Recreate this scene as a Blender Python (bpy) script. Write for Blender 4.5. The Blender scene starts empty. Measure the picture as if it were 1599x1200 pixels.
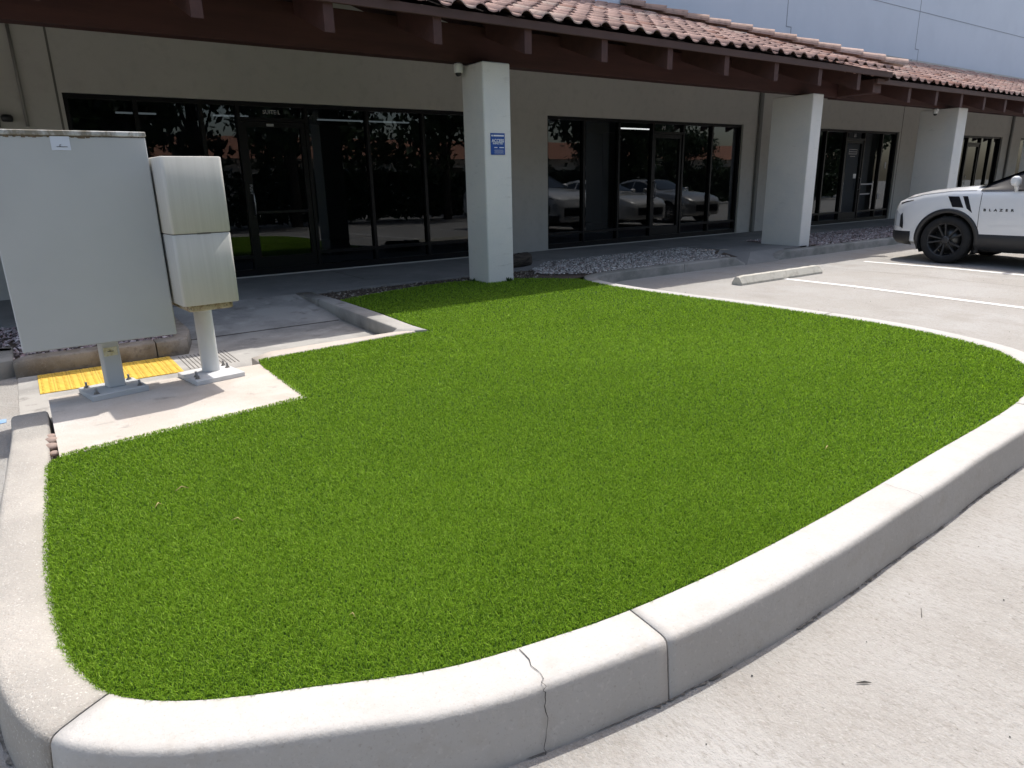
import bpy, math, random
import numpy as np
from mathutils import Vector, Matrix, noise
random.seed(7); rng = np.random.default_rng(11)
sc = bpy.context.scene
R = math.radians
G = 0.137            # kerb / walkway height above the parking lot
# ------------------------------------------------------------------ camera, sky, sun, exposure
def set_camera():
    f, p, r, yaw, h = 1061.585, R(16.467), R(-1.224), R(54.858), 1.37
    fw = Vector((math.cos(yaw)*math.cos(p), math.sin(yaw)*math.cos(p), -math.sin(p)))
    rt = Vector((math.sin(yaw), -math.cos(yaw), 0)); up = rt.cross(fw)
    rt2 = rt*math.cos(r) + up*math.sin(r); up2 = -rt*math.sin(r) + up*math.cos(r)
    cd = bpy.data.cameras.new('camera'); co = bpy.data.objects.new('camera', cd)
    sc.collection.objects.link(co)
    m = Matrix((rt2, up2, -fw)).transposed().to_4x4(); m.translation = (0, 0, h)
    co.matrix_world = m
    cd.sensor_fit = 'HORIZONTAL'; cd.sensor_width = 36; cd.lens = f/1599*36
    cd.clip_start = .05; cd.clip_end = 1000
    sc.camera = co
set_camera()
TO_SUN = Vector((.34, .195, 1.0)).normalized()
elev = math.asin(TO_SUN.z); azim = math.atan2(TO_SUN.x, TO_SUN.y)
w = bpy.data.worlds.new("World"); sc.world = w; w.use_nodes = True
wn = w.node_tree.nodes; sky = wn.new('ShaderNodeTexSky'); sky.sky_type = 'NISHITA'
sky.sun_disc = False; sky.sun_elevation = elev; sky.sun_rotation = azim
sky.air_density = 1.0; sky.dust_density = 2.6; sky.ozone_density = 1.0
wb = wn.new('ShaderNodeMix'); wb.data_type = 'RGBA'; wb.blend_type = 'MULTIPLY'; wb.inputs[0].default_value = 1; wb.inputs[7].default_value = (1.06, 1.0, .915, 1)   # camera white balance
w.node_tree.links.new(sky.outputs[0], wb.inputs[6]); w.node_tree.links.new(wb.outputs[2], wn['Background'].inputs[0]); wn['Background'].inputs[1].default_value = .15
sd = bpy.data.lights.new('sun', 'SUN'); sd.energy = 2.35; sd.angle = R(.53); sd.color = (1, .965, .905)
so = bpy.data.objects.new('sun', sd); sc.collection.objects.link(so)
so.rotation_euler = TO_SUN.to_track_quat('Z', 'Y').to_euler(); so.location = (0, 0, 30)
sc.view_settings.view_transform = 'Standard'; sc.view_settings.look = 'None'
sc.view_settings.exposure = 0.97; sc.view_settings.gamma = 1
sc.cycles.max_bounces = 8; sc.cycles.transparent_max_bounces = 12

# ------------------------------------------------------------------ materials
def srgb(r, g, b):
    f = lambda c: ((c/255+.055)/1.055)**2.4 if c > 10 else c/255/12.92
    return (f(r), f(g), f(b), 1)
def new_mat(name):
    m = bpy.data.materials.new(name); m.use_nodes = True
    return m, m.node_tree, m.node_tree.nodes, m.node_tree.nodes['Principled BSDF']
def plain(name, col, rough=.5, metal=0, spec=.5, coat=0, emit=None, es=0):
    m, t, n, b = new_mat(name)
    b.inputs['Base Color'].default_value = (*col[:3], 1); b.inputs['Roughness'].default_value = rough
    b.inputs['Metallic'].default_value = metal; b.inputs['Specular IOR Level'].default_value = spec
    b.inputs['Coat Weight'].default_value = coat; b.inputs['Coat Roughness'].default_value = .03
    if emit: b.inputs['Emission Color'].default_value = (*emit, 1); b.inputs['Emission Strength'].default_value = es
    return m
def layered(name, base, layers, rough=.85, bumps=(), spec=.25, attr=None, stretch=None, coord='Object'):
    """layers: (colour, scale, lo, hi, amount, detail[, vector scale])"""
    m, t, n, b = new_mat(name); L = t.links.new
    tc = n.new('ShaderNodeTexCoord'); src = tc.outputs[coord]
    def vec(s):
        if s is None: return src
        mp = n.new('ShaderNodeMapping'); mp.inputs['Scale'].default_value = s[:3]
        if len(s) > 3: mp.inputs['Rotation'].default_value = (0, 0, s[3])
        L(src, mp.inputs[0]); return mp.outputs[0]
    if attr:
        a = n.new('ShaderNodeAttribute'); a.attribute_name = attr; cur = a.outputs['Color']
    else:
        rgb = n.new('ShaderNodeRGB'); rgb.outputs[0].default_value = (*base[:3], 1); cur = rgb.outputs[0]
    for la in layers:
        col, s, lo, hi, amt, det = la[:6]
        nt = n.new('ShaderNodeTexNoise'); nt.inputs['Scale'].default_value = s; nt.inputs['Detail'].default_value = det
        nt.inputs['Roughness'].default_value = .62
        L(vec(la[6] if len(la) > 6 else None), nt.inputs['Vector'])
        mr = n.new('ShaderNodeMapRange'); mr.inputs[1].default_value = lo; mr.inputs[2].default_value = hi
        mr.inputs[4].default_value = amt; L(nt.outputs[0], mr.inputs[0])
        mx = n.new('ShaderNodeMix'); mx.data_type = 'RGBA'; L(mr.outputs[0], mx.inputs[0])
        L(cur, mx.inputs[6]); mx.inputs[7].default_value = (*col[:3], 1); cur = mx.outputs[2]
    L(cur, b.inputs['Base Color']); b.inputs['Roughness'].default_value = rough
    b.inputs['Specular IOR Level'].default_value = spec
    prev = None
    for bp in bumps:
        s, st, dist = bp[:3]
        nt = n.new('ShaderNodeTexNoise'); nt.inputs['Scale'].default_value = s; nt.inputs['Detail'].default_value = 5
        L(vec(bp[3] if len(bp) > 3 else None), nt.inputs['Vector'])
        bu = n.new('ShaderNodeBump'); bu.inputs['Strength'].default_value = st; bu.inputs['Distance'].default_value = dist
        L(nt.outputs[0], bu.inputs['Height'])
        if prev: L(prev, bu.inputs['Normal'])
        prev = bu.outputs[0]
    if prev: L(prev, b.inputs['Normal'])
    return m
M = {}
CW = (.50, .47, .43)
M['ground'] = layered('parking concrete', (.325, .309, .287),
    [((.365, .354, .338), .9, .42, .62, .9, 4), ((.265, .245, .222), 2.3, .52, .74, .7, 6, (1, .55, 1)),
     ((.235, .215, .19), 75, .50, .70, .65, 5, (1, .45, 1, .5)), ((.42, .41, .39), 150, .52, .70, .6, 3, (1, .6, 1, .5)),
     ((.16, .145, .13), 70, .64, .72, .8, 4, (1, .6, 1, .5)), ((.24, .215, .185), 1.1, .58, .72, .35, 8), ((.15, .14, .13), 9, .73, .78, .4, 5)], .9,
    [(60, .6, .010, (1, .5, 1, .5)), (180, .8, .006)])
M['kerb'] = layered('white kerb concrete', (.455, .44, .42),
    [((.405, .385, .36), 1.6, .45, .7, .7, 5), ((.40, .37, .335), 11, .52, .72, .6, 6), ((.33, .30, .27), 110, .60, .74, .6, 2),
     ((.56, .54, .51), 60, .58, .72, .5, 3), ((.2, .185, .17), 20, .69, .75, .6, 4)], .88, [(14, .35, .010), (70, .35, .004), (240, .4, .002)])
M['kerb_old'] = layered('old beige kerb concrete', (.335, .315, .285),
    [((.43, .40, .36), 3, .45, .65, .7, 5), ((.32, .28, .24), 90, .58, .72, .65, 3), ((.6, .57, .53), 140, .60, .72, .8, 2),
     ((.2, .17, .15), 50, .69, .76, .6, 3)], .92, [(55, .7, .006), (150, .7, .004), (300, .4, .002)])
M['kerb_brown'] = layered('stained kerb concrete', (.30, .27, .235),
    [((.19, .155, .115), 5, .42, .66, .85, 6), ((.12, .10, .085), 18, .56, .72, .6, 5), ((.45, .41, .37), 60, .6, .75, .4, 3)],
    .92, [(60, .5, .004)])
M['kerb_shade'] = layered('shaded kerb concrete', (.30, .29, .27),  # kerb concrete with canopy shade put into its colour, plus random blotches
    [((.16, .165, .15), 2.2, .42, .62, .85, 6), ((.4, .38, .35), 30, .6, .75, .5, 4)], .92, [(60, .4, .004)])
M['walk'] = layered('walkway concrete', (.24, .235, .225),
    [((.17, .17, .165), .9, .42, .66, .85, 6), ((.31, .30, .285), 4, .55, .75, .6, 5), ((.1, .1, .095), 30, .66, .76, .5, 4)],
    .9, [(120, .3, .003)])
M['ramp'] = layered('ramp concrete', (.37, .355, .33),
    [((.26, .25, .235), 1.6, .44, .60, .9, 7), ((.46, .44, .41), 3.3, .54, .68, .7, 6), ((.17, .16, .15), 4, .58, .68, .7, 8),
     ((.56, .54, .5), 80, .6, .75, .5, 3)], .9, [(120, .4, .003)])
M['pad'] = layered('pad concrete', (.47, .42, .37),
    [((.53, .495, .455), 2.2, .42, .62, .9, 6), ((.38, .325, .275), 3.2, .52, .70, .55, 8), ((.24, .225, .205), 5.5, .60, .70, .6, 10, (1, 1.5, 1)),
     ((.36, .32, .28), 90, .56, .72, .55, 3), ((.2, .18, .16), 40, .69, .75, .6, 3)], .9, [(26, .3, .005), (110, .5, .004), (300, .4, .002)])
M['wall'] = layered('wall paint', (.50, .485, .445),
    [((.465, .455, .42), 1.0, .4, .66, .8, 4), ((.36, .35, .32), 6, .5, .75, .4, 4)], .8, [(60, .10, .004), (260, .12, .002)])
M['upper'] = layered('upper wall paint', (.55, .595, .66),
    [((.51, .555, .62), .7, .4, .66, .8, 4), ((.58, .62, .68), 3, .55, .75, .4, 4)], .8, [(120, .12, .003)])
M['pillar'] = layered('pillar paint', (.70, .68, .635),
    [((.62, .62, .60), 1.8, .42, .66, .7, 5), ((.45, .43, .39), 4, .62, .76, .6, 7, (1, 1, 4.5)), ((.3, .29, .27), 22, .70, .78, .5, 5), ((.58, .57, .54), 60, .55, .7, .5, 3)],
    .75, [(30, .18, .006), (140, .25, .003)])
M['beam'] = layered('redwood stain', (.066, .029, .025),
    [((.045, .021, .019), 3, .42, .64, .8, 5, (.3, 1, 3)), ((.09, .042, .033), 26, .6, .76, .5, 4, (.2, 1, 3))], .6, [(50, .2, .003, (.2, 1, 3))])
M['rafter'] = layered('rafter stain', (.085, .042, .036), [((.06, .032, .028), 6, .42, .66, .7, 5)], .65, [(60, .2, .003)])
M['fascia'] = layered('fascia board', (.085, .048, .04), [((.07, .042, .036), 4, .42, .66, .8, 5, (.3, 1, 3))], .65, [(60, .2, .003)])
M['deck'] = layered('roof deck', (.045, .030, .028), [((.03, .022, .02), 3, .4, .66, .7, 4)], .85)
M['tile'] = layered('clay tile', (.4, .2, .15),
    [((.40, .25, .20), 2.6, .5, .72, .35, 5), ((.13, .08, .065), 9, .5, .70, .6, 6), ((.45, .36, .31), 60, .62, .78, .3, 4)],
    .82, [(70, .3, .004)], attr='tint')
M['frame'] = plain('dark bronze frame', (.0045, .005, .0065), .35, spec=.3)
M['interior'] = plain('dark interior', (.20, .215, .235), .9)
M['tube'] = plain('ceiling tube', (.9, .9, .9), .5, emit=(1, .9, .78), es=1.6)
M['tube_dim'] = plain('dim ceiling tube', (.5, .5, .5), .5, emit=(.8, .85, .8), es=.13)
M['white'] = plain('white vinyl', (.75, .75, .75), .5)
M['white_dim'] = plain('weathered white vinyl', (.42, .42, .43), .5)
M['pipe'] = plain('painted conduit', (.26, .25, .225), .6)
M['downspout'] = plain('painted downspout', (.16, .16, .15), .55)
M['cam_white'] = plain('camera housing', (.7, .7, .69), .4)
M['black_plastic'] = plain('black plastic', (.015, .015, .017), .4)
M['cabinet'] = layered('grey enamel', (.43, .445, .45), [((.39, .405, .41), 1.2, .4, .66, .7, 4), ((.33, .33, .32), 14, .7, .8, .3, 5, (1, 1, .3))],
                       .42, [(9, .06, .004), (400, .05, .001)], spec=.4)
M['cabinet_rim'] = layered('rusted rim', (.5, .51, .5), [((.15, .125, .085), 9, .42, .56, .85, 6, (1, 1, .4)), ((.12, .09, .06), 40, .55, .66, .6, 4)], .6)
M['grime'] = layered('rust grime', (.12, .09, .065), [((.2, .15, .1), 40, .4, .6, .8, 4)], .9)
M['pedestal'] = layered('weathered beige paint', (.50, .49, .455),
    [((.45, .44, .405), 9, .42, .62, .7, 6, (4, 4, .10)), ((.55, .54, .505), 30, .52, .7, .3, 4, (3, 3, .06)),
     ((.38, .36, .31), 30, .64, .76, .35, 6, (2, 2, .15))], .7, [(100, .1, .002, (3, 3, .2))])
M['rust'] = layered('rusty underside', (.40, .35, .25), [((.22, .15, .09), 30, .46, .62, .9, 5), ((.05, .04, .03), 70, .55, .68, .8, 4)], .85, [(120, .4, .002)])
M['post'] = layered('post paint', (.50, .515, .52), [((.4, .41, .41), 8, .5, .75, .4, 5)], .5)
M['pole'] = layered('white pole paint', (.60, .605, .61), [((.5, .49, .47), 9, .5, .75, .45, 5)], .42)
M['bolt'] = plain('galvanised bolt', (.25, .24, .23), .45, .8)
M['seam'] = plain('seam grime', (.12, .11, .10), .9)
M['tactile'] = layered('yellow tactile', (.66, .44, .075), [((.52, .33, .06), 7, .42, .66, .6, 5), ((.85, .58, .14), 30, .55, .7, .6, 4), ((.3, .18, .05), 50, .66, .78, .6, 4)], .7, [(200, .2, .001)])
M['paint'] = layered('white road paint', (.80, .79, .77), [((.55, .52, .48), 30, .55, .7, .6, 5)], .8)
M['blue_paint'] = layered('worn blue paint', (.22, .36, .55), [((.42, .42, .42), 22, .5, .66, .8, 5)], .8)
M['joint'] = plain('joint dirt', (.10, .09, .08), .95)
M['crack'] = plain('crack shadow', (.045, .042, .04), .95)
M['dirt'] = layered('soil', (.10, .075, .058), [((.05, .04, .033), 6, .4, .62, .8, 6), ((.2, .165, .14), 40, .58, .7, .7, 4)], .95, [(40, .6, .02)])
M['gravel'] = layered('gravel stone', (.4, .4, .4), [((.3, .3, .3), 90, .5, .75, .3, 3)], .85, attr='tint')
M['stone'] = layered('river stone', (.34, .25, .21), [((.26, .2, .17), 20, .45, .65, .7, 4)], .7)
M['bark'] = layered('weathered bark', (.075, .062, .05), [((.03, .026, .022), 12, .42, .6, .9, 5, (.3, 3, 3))], .95, [(30, .8, .01, (.3, 3, 3))])
M['sign'] = plain('sign blue', srgb(22, 74, 150), .45)
M['suv'] = plain('white pearl paint', (.74, .745, .755), .32, coat=1)
M['silver'] = plain('silver paint', (.42, .41, .39), .3, .35, coat=1)
M['offwhite'] = plain('off white paint', (.66, .65, .63), .3, coat=1)
M['car_glass'] = plain('car glass', (.012, .016, .018), .04, spec=.8)
M['teal_glass'] = plain('green tinted window', (.10, .17, .17), .05, spec=.8)
M['pillar_black'] = plain('satin black pillar', (.008, .009, .014), .45, spec=.25)
M['trim'] = plain('car black trim', (.022, .022, .024), .5)
M['gloss_black'] = plain('gloss black', (.008, .008, .012), .12, coat=.6)
M['tyre'] = layered('tyre rubber', (.020, .020, .021), [((.035, .033, .031), 12, .5, .7, .6, 4)], .85)
M['chrome'] = plain('chrome', (.7, .7, .72), .12, 1)
M['lamp'] = plain('headlamp lens', (.55, .57, .6), .08, spec=.8, coat=1)
M['leaf'] = None
def glass_mat():
    m, t, n, b = new_mat('tinted storefront glass'); L = t.links.new
    n.remove(b); out = n['Material Output']
    tr = n.new('ShaderNodeBsdfTransparent'); tr.inputs[0].default_value = (.27, .31, .36, 1)
    gl = n.new('ShaderNodeBsdfGlossy'); gl.inputs['Roughness'].default_value = .0; gl.inputs[0].default_value = (.85, .9, .95, 1)
    fr = n.new('ShaderNodeFresnel'); fr.inputs[0].default_value = 1.55
    nt = n.new('ShaderNodeTexNoise'); nt.inputs['Scale'].default_value = .7; tc = n.new('ShaderNodeTexCoord')
    L(tc.outputs['Object'], nt.inputs['Vector'])
    bu = n.new('ShaderNodeBump'); bu.inputs['Strength'].default_value = .05; bu.inputs['Distance'].default_value = .02
    L(nt.outputs[0], bu.inputs['Height']); L(bu.outputs[0], gl.inputs['Normal'])
    mx = n.new('ShaderNodeMixShader'); L(fr.outputs[0], mx.inputs[0]); L(tr.outputs[0], mx.inputs[1]); L(gl.outputs[0], mx.inputs[2])
    L(mx.outputs[0], out.inputs[0]); return m
M['glass'] = glass_mat()
def leafy(name, c1, c2, c3, trans=.25, rough=.5, patch=1.3, attr='tint'):
    m, t, n, b = new_mat(name); L = t.links.new; out = n['Material Output']
    a = n.new('ShaderNodeAttribute'); a.attribute_name = attr
    cr = n.new('ShaderNodeValToRGB'); cr.color_ramp.elements[0].color = (*c1, 1); cr.color_ramp.elements[1].color = (*c3, 1)
    e = cr.color_ramp.elements.new(.5); e.color = (*c2, 1)
    L(a.outputs['Fac'], cr.inputs[0])
    L(cr.outputs[0], b.inputs['Base Color']); b.inputs['Roughness'].default_value = rough; b.inputs['Specular IOR Level'].default_value = .3
    tl = n.new('ShaderNodeBsdfTranslucent'); L(cr.outputs[0], tl.inputs[0])
    mx = n.new('ShaderNodeMixShader'); mx.inputs[0].default_value = trans
    L(b.outputs[0], mx.inputs[1]); L(tl.outputs[0], mx.inputs[2]); L(mx.outputs[0], out.inputs[0]); return m
M['leaf'] = leafy('tree leaf', (.012, .028, .01), (.025, .05, .016), (.05, .085, .03), .15)
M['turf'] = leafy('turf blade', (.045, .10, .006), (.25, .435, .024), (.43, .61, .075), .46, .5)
M['turf_base'] = layered('turf backing', (.016, .045, .006), [((.03, .075, .01), 40, .4, .6, .8, 4)], .95)
M['weed'] = leafy('weed leaf', (.02, .05, .012), (.04, .09, .02), (.08, .14, .03))
M['straw'] = plain('dry straw', (.5, .37, .18), .8)
M['roof_far'] = layered('far roof', (.4, .19, .12), [((.25, .12, .08), 8, .4, .6, .8, 4)], .85)

# ------------------------------------------------------------------ builders
COL = sc.collection
ROOTS = {}
def tag(o, label=None, cat=None, group=None, kind=None):
    if label: o['label'] = label
    if cat: o['category'] = cat
    if group: o['group'] = group
    if kind: o['kind'] = kind
    return o
def thing(name, label, cat, loc=(0, 0, 0), rz=0, group=None):
    o = bpy.data.objects.new(name, None); COL.objects.link(o); o.empty_display_size = .2
    o.location = loc; o.rotation_euler = (0, 0, rz)
    ROOTS[o.name] = (Matrix.Translation(loc) @ Matrix.Rotation(rz, 4, 'Z'))
    return tag(o, label, cat, group)
class MB:
    def __init__(s): s.v = []; s.f = []; s.c = []; s.sm = []
    def add(s, vs, fs, col=None, smooth=False):
        o = len(s.v); s.v += [Vector(p) for p in vs]; s.f += [tuple(i+o for i in f) for f in fs]
        s.c += [col]*len(fs); s.sm += [smooth]*len(fs); return s
    def box(s, x0, x1, y0, y1, z0, z1, m=None, b=0, col=None):
        if b <= 0:
            vs = [(x, y, z) for x in (x0, x1) for y in (y0, y1) for z in (z0, z1)]
            fs = [(0, 1, 3, 2), (4, 6, 7, 5), (0, 4, 5, 1), (2, 3, 7, 6), (0, 2, 6, 4), (1, 5, 7, 3)]
        else:
            vs = []; fs = []
            # chamfered box: three inset copies
            for x, sx in ((x0, 1), (x1, -1)):
                for y, sy in ((y0, 1), (y1, -1)):
                    for z, sz in ((z0, 1), (z1, -1)):
                        vs += [(x, y+sy*b, z+sz*b), (x+sx*b, y, z+sz*b), (x+sx*b, y+sy*b, z)]
            I = lambda i, j, k, a: ((i*2+j)*2+k)*3+a
            fs += [(I(i, 0, 0, 0), I(i, 0, 1, 0), I(i, 1, 1, 0), I(i, 1, 0, 0)) for i in (0, 1)]
            fs += [(I(0, j, 0, 1), I(0, j, 1, 1), I(1, j, 1, 1), I(1, j, 0, 1)) for j in (0, 1)]
            fs += [(I(0, 0, k, 2), I(0, 1, k, 2), I(1, 1, k, 2), I(1, 0, k, 2)) for k in (0, 1)]
            for i in (0, 1):
                for j in (0, 1): fs.append((I(i, j, 0, 0), I(i, j, 1, 0), I(i, j, 1, 1), I(i, j, 0, 1)))
                for k in (0, 1): fs.append((I(i, 0, k, 0), I(i, 1, k, 0), I(i, 1, k, 2), I(i, 0, k, 2)))
            for j in (0, 1):
                for k in (0, 1): fs.append((I(0, j, k, 1), I(1, j, k, 1), I(1, j, k, 2), I(0, j, k, 2)))
            for i in (0, 1):
                for j in (0, 1):
                    for k in (0, 1): fs.append((I(i, j, k, 0), I(i, j, k, 1), I(i, j, k, 2)))
        if m is not None: vs = [m @ Vector(p) for p in vs]
        return s.add(vs, fs, col)
    def ring(s, rings, closed=True, caps=True, smooth=True, col=None):
        n = len(rings[0]); vs = [p for r in rings for p in r]; fs = []
        for i in range(len(rings)-1):
            for j in range(n if closed else n-1):
                k = (j+1) % n; fs.append((i*n+j, i*n+k, (i+1)*n+k, (i+1)*n+j))
        o = len(s.f); s.add(vs, fs, col, smooth)
        if caps and closed:
            b = len(s.v)-len(vs)
            s.f += [tuple(b+j for j in range(n))[::-1], tuple(b+(len(rings)-1)*n+j for j in range(n))]; s.c += [col]*2; s.sm += [False]*2
        return s
    def tube(s, pts, rad, n=10, caps=True, col=None):
        pts = [Vector(p) for p in pts]; rr = rad if isinstance(rad, (list, tuple)) else [rad]*len(pts); rings = []
        for i, p in enumerate(pts):
            d = (pts[min(i+1, len(pts)-1)]-pts[max(i-1, 0)]).normalized()
            a = d.cross(Vector((0, 0, 1)) if abs(d.z) < .9 else Vector((1, 0, 0))).normalized(); b = d.cross(a)
            rings.append([p+(a*math.cos(t)+b*math.sin(t))*rr[i] for t in [2*math.pi*k/n for k in range(n)]])
        return s.ring(rings, True, caps, True, col)
    def lathe(s, prof, n=24, m=Matrix(), caps=False, smooth=True):
        rings = [[m @ Vector((r*math.cos(2*math.pi*k/n), r*math.sin(2*math.pi*k/n), z)) for k in range(n)] for r, z in prof]
        return s.ring(rings, True, caps, smooth)
    def quad(s, a, b, c, d, col=None): return s.add([a, b, c, d], [(0, 1, 2, 3)], col)
    def prism(s, poly, z0, z1, m=None, col=None):
        n = len(poly); vs = [(x, y, z0) for x, y in poly]+[(x, y, z1) for x, y in poly]
        if m is not None: vs = [m @ Vector(p) for p in vs]
        fs = [tuple(range(n))[::-1], tuple(range(n, 2*n))]+[(i, (i+1) % n, n+(i+1) % n, n+i) for i in range(n)]
        return s.add(vs, fs, col)
    def build(s, name, mat, parent=None, world=False, smooth=None, recalc=True):
        me = bpy.data.meshes.new(name)
        vs = s.v
        if world and parent is not None:
            r = parent
            while r.parent: r = r.parent
            inv = ROOTS[r.name].inverted(); vs = [inv @ p for p in vs]
        me.from_pydata([tuple(p) for p in vs], [], s.f)
        if any(c is not None for c in s.c):
            at = me.color_attributes.new('tint', 'FLOAT_COLOR', 'CORNER'); arr = []
            for f, c in zip(s.f, s.c): arr += list((*(c or (.5, .5, .5)), 1))*len(f)
            at.data.foreach_set('color', arr)
        me.polygons.foreach_set('use_smooth', [bool(x) for x in (s.sm if smooth is None else [smooth]*len(s.f))])
        if recalc:
            import bmesh
            bm = bmesh.new(); bm.from_mesh(me); bmesh.ops.recalc_face_normals(bm, faces=bm.faces); bm.to_mesh(me); bm.free()
        me.materials.append(mat); o = bpy.data.objects.new(name, me); COL.objects.link(o)
        if parent is not None: o.parent = parent
        return o
def struct(o): o['kind'] = 'structure'; return o
DG = bpy.context.evaluated_depsgraph_get
def text_mesh(name, txt, size, mat, parent, origin, xdir=(1, 0, 0), ydir=(0, 0, 1), depth=.001, world=True, bold=0, sx=1, shear=0):
    cu = bpy.data.curves.new(name, 'FONT'); cu.body = txt; cu.size = size; cu.align_x = 'CENTER'; cu.align_y = 'CENTER'
    cu.extrude = depth; cu.offset = bold; cu.shear = shear; cu.resolution_u = 3
    o = bpy.data.objects.new('t', cu); COL.objects.link(o); bpy.context.view_layer.update()
    me = bpy.data.meshes.new_from_object(o.evaluated_get(DG())); bpy.data.objects.remove(o)
    x = Vector(xdir).normalized(); y = Vector(ydir).normalized(); z = x.cross(y)
    m = Matrix((x*sx, y, z)).transposed().to_4x4(); m.translation = origin
    if world and parent is not None:
        r = parent
        while r.parent: r = r.parent
        m = ROOTS[r.name].inverted() @ m
    me.transform(m); me.name = name; me.materials.clear(); me.materials.append(mat)
    ob = bpy.data.objects.new(name, me); COL.objects.link(ob); ob.parent = parent; return ob
def copy_tree(o, parent=None):
    c = o.copy(); COL.objects.link(c)
    if parent: c.parent = parent
    for ch in list(o.children): copy_tree(ch, c)
    return c
def inside(px, py, poly):
    r = np.zeros(len(px), bool); n = len(poly)
    for i in range(n):
        x0, y0 = poly[i]; x1, y1 = poly[(i+1) % n]
        if y0 == y1: continue
        c = ((y0 > py) != (y1 > py)) & (px < (x1-x0)*(py-y0)/(y1-y0)+x0)
        r ^= c
    return r
def smooth_path(pts, ds=.04):
    P = [Vector((*p, 0)) for p in pts]; out = []
    for i in range(len(P)-1):
        a, b, c, d = P[max(i-1, 0)], P[i], P[i+1], P[min(i+2, len(P)-1)]
        n = max(2, int((c-b).length/ds))
        for k in range(n):
            t = k/n
            # centripetal-ish tangent limits
            m1 = (c-a)*.5*min(1, (c-b).length/max((b-a).length, 1e-6)) if a != b else (c-b)
            m2 = (d-b)*.5*min(1, (c-b).length/max((d-c).length, 1e-6)) if c != d else (c-b)
            out.append(b*(2*t**3-3*t*t+1)+m1*(t**3-2*t*t+t)+c*(-2*t**3+3*t*t)+m2*(t**3-t*t))
    out.append(P[-1]); return out

# ------------------------------------------------------------------ ground, kerbs, walkways
def gz(y): return float(np.interp(y, [-150, -10, 1.2, 4.6, 160], [-.35, -.20, -.055, 0, 0]))
mb = MB(); yy_ = [-150, -10, 1.2, 4.6, 160]
for a_, b_ in zip(yy_, yy_[1:]): mb.quad((-150, a_, gz(a_)), (200, a_, gz(a_)), (200, b_, gz(b_)), (-150, b_, gz(b_)))
struct(mb.build('parking_lot', M['ground']))
def stripe(m, x0, x1, y0, y1, h):
    ys_ = [y0]+[y for y in yy_ if y0 < y < y1]+[y1]
    for a_, b_ in zip(ys_, ys_[1:]): m.quad((x0, a_, gz(a_)+h), (x1, a_, gz(a_)+h), (x1, b_, gz(b_)+h), (x0, b_, gz(b_)+h))

KW = .152
def kerb_run(path, i0, i1, mat, tap0=0, tap1=0, width=KW, label='kerb', wob=.0035):
    mbk = MB(); rings = []; n = len(path)
    L = [0]
    for i in range(1, n): L.append(L[-1]+(path[i]-path[i-1]).length)
    pts = list(range(i0, i1+1))
    for q, i in enumerate(pts):
        p = path[i].copy(); d = (path[min(i+1, n-1)]-path[max(i-1, 0)]).normalized(); o = Vector((d.y, -d.x, 0))
        if q == 0 and i0 > 0: p = p+d*.0028
        if q == len(pts)-1 and i1 < n-1: p = p-d*.0028
        s = L[i]; t = 1
        if tap0: t = min(t, max(.04, (s-L[0])/tap0))
        if tap1: t = min(t, max(.04, (L[-1]-s)/tap1))
        w1 = noise.noise(Vector((s*1.6, 1.3, 0)))*wob*2.6+noise.noise(Vector((s*9, 2.3, 0)))*wob*.5; w2 = noise.noise(Vector((s*7, 7.3, 0)))*wob*.8+noise.noise(Vector((s*26, 3.3, 0)))*wob*.3
        g = G*t; w = width+w1
        prof = [(-.02, -.15), (-.02, g-.012), (-.008, g-.001+w2*.4), (w*.5, g+w2), (w-.024, g-.0005+w2*.5), (w-.010, g-.003), (w-.002, g-.009), (w+.0025, g-.020+w2*.6), (w+.004, g-.030),
                (w+.007, g*.6), (w+.012+w2, g*.2), (w+.018+w2*1.5, -.03), (w+.022+w2*1.5, -.058), (w+.024, -.15)]
        rings.append([p+o*a+Vector((0, 0, z)) for a, z in prof])
    mbk.ring(rings, True, True, True)
    ob = mbk.build('kerb', mat); struct(ob)
    return ob
isl = [(-.062, 5.0), (-.07, 4.4), (-.088, 3.95), (-.10, 3.6), (-.123, 3.0), (-.135, 2.6), (-.13, 2.3), (-.105, 2.02), (-.03, 1.79), (.14, 1.63), (.42, 1.485), (.71, 1.35),
       (1.0, 1.28), (1.29, 1.235), (1.75, 1.21), (2.35, 1.215), (3.2, 1.25), (4.36, 1.31), (5.1, 1.47), (5.62, 1.85), (5.87, 2.4), (5.97, 3.0), (5.96, 4.0), (5.88, 5.04), (5.84, 5.9),
       (5.93, 6.6), (6.25, 7.04), (6.9, 7.17), (8.0, 7.18), (9.75, 7.18)]
path = smooth_path(isl)
def near(p): return min(range(len(path)), key=lambda i: (path[i]-Vector((*p, 0))).length)
cuts = [0, near((-.03, 1.79)), near((1.29, 1.235)), near((4.36, 1.31)), near((5.97, 3.4)), near((5.93, 6.6)), near((8.2, 7.18)), len(path)-1]
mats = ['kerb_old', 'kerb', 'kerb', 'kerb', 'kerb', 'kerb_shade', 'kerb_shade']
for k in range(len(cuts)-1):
    kerb_run(path, cuts[k], cuts[k+1], M[mats[k]], tap0=.28 if k == 0 else 0, tap1=.3 if k == len(cuts)-2 else 0)
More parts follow.
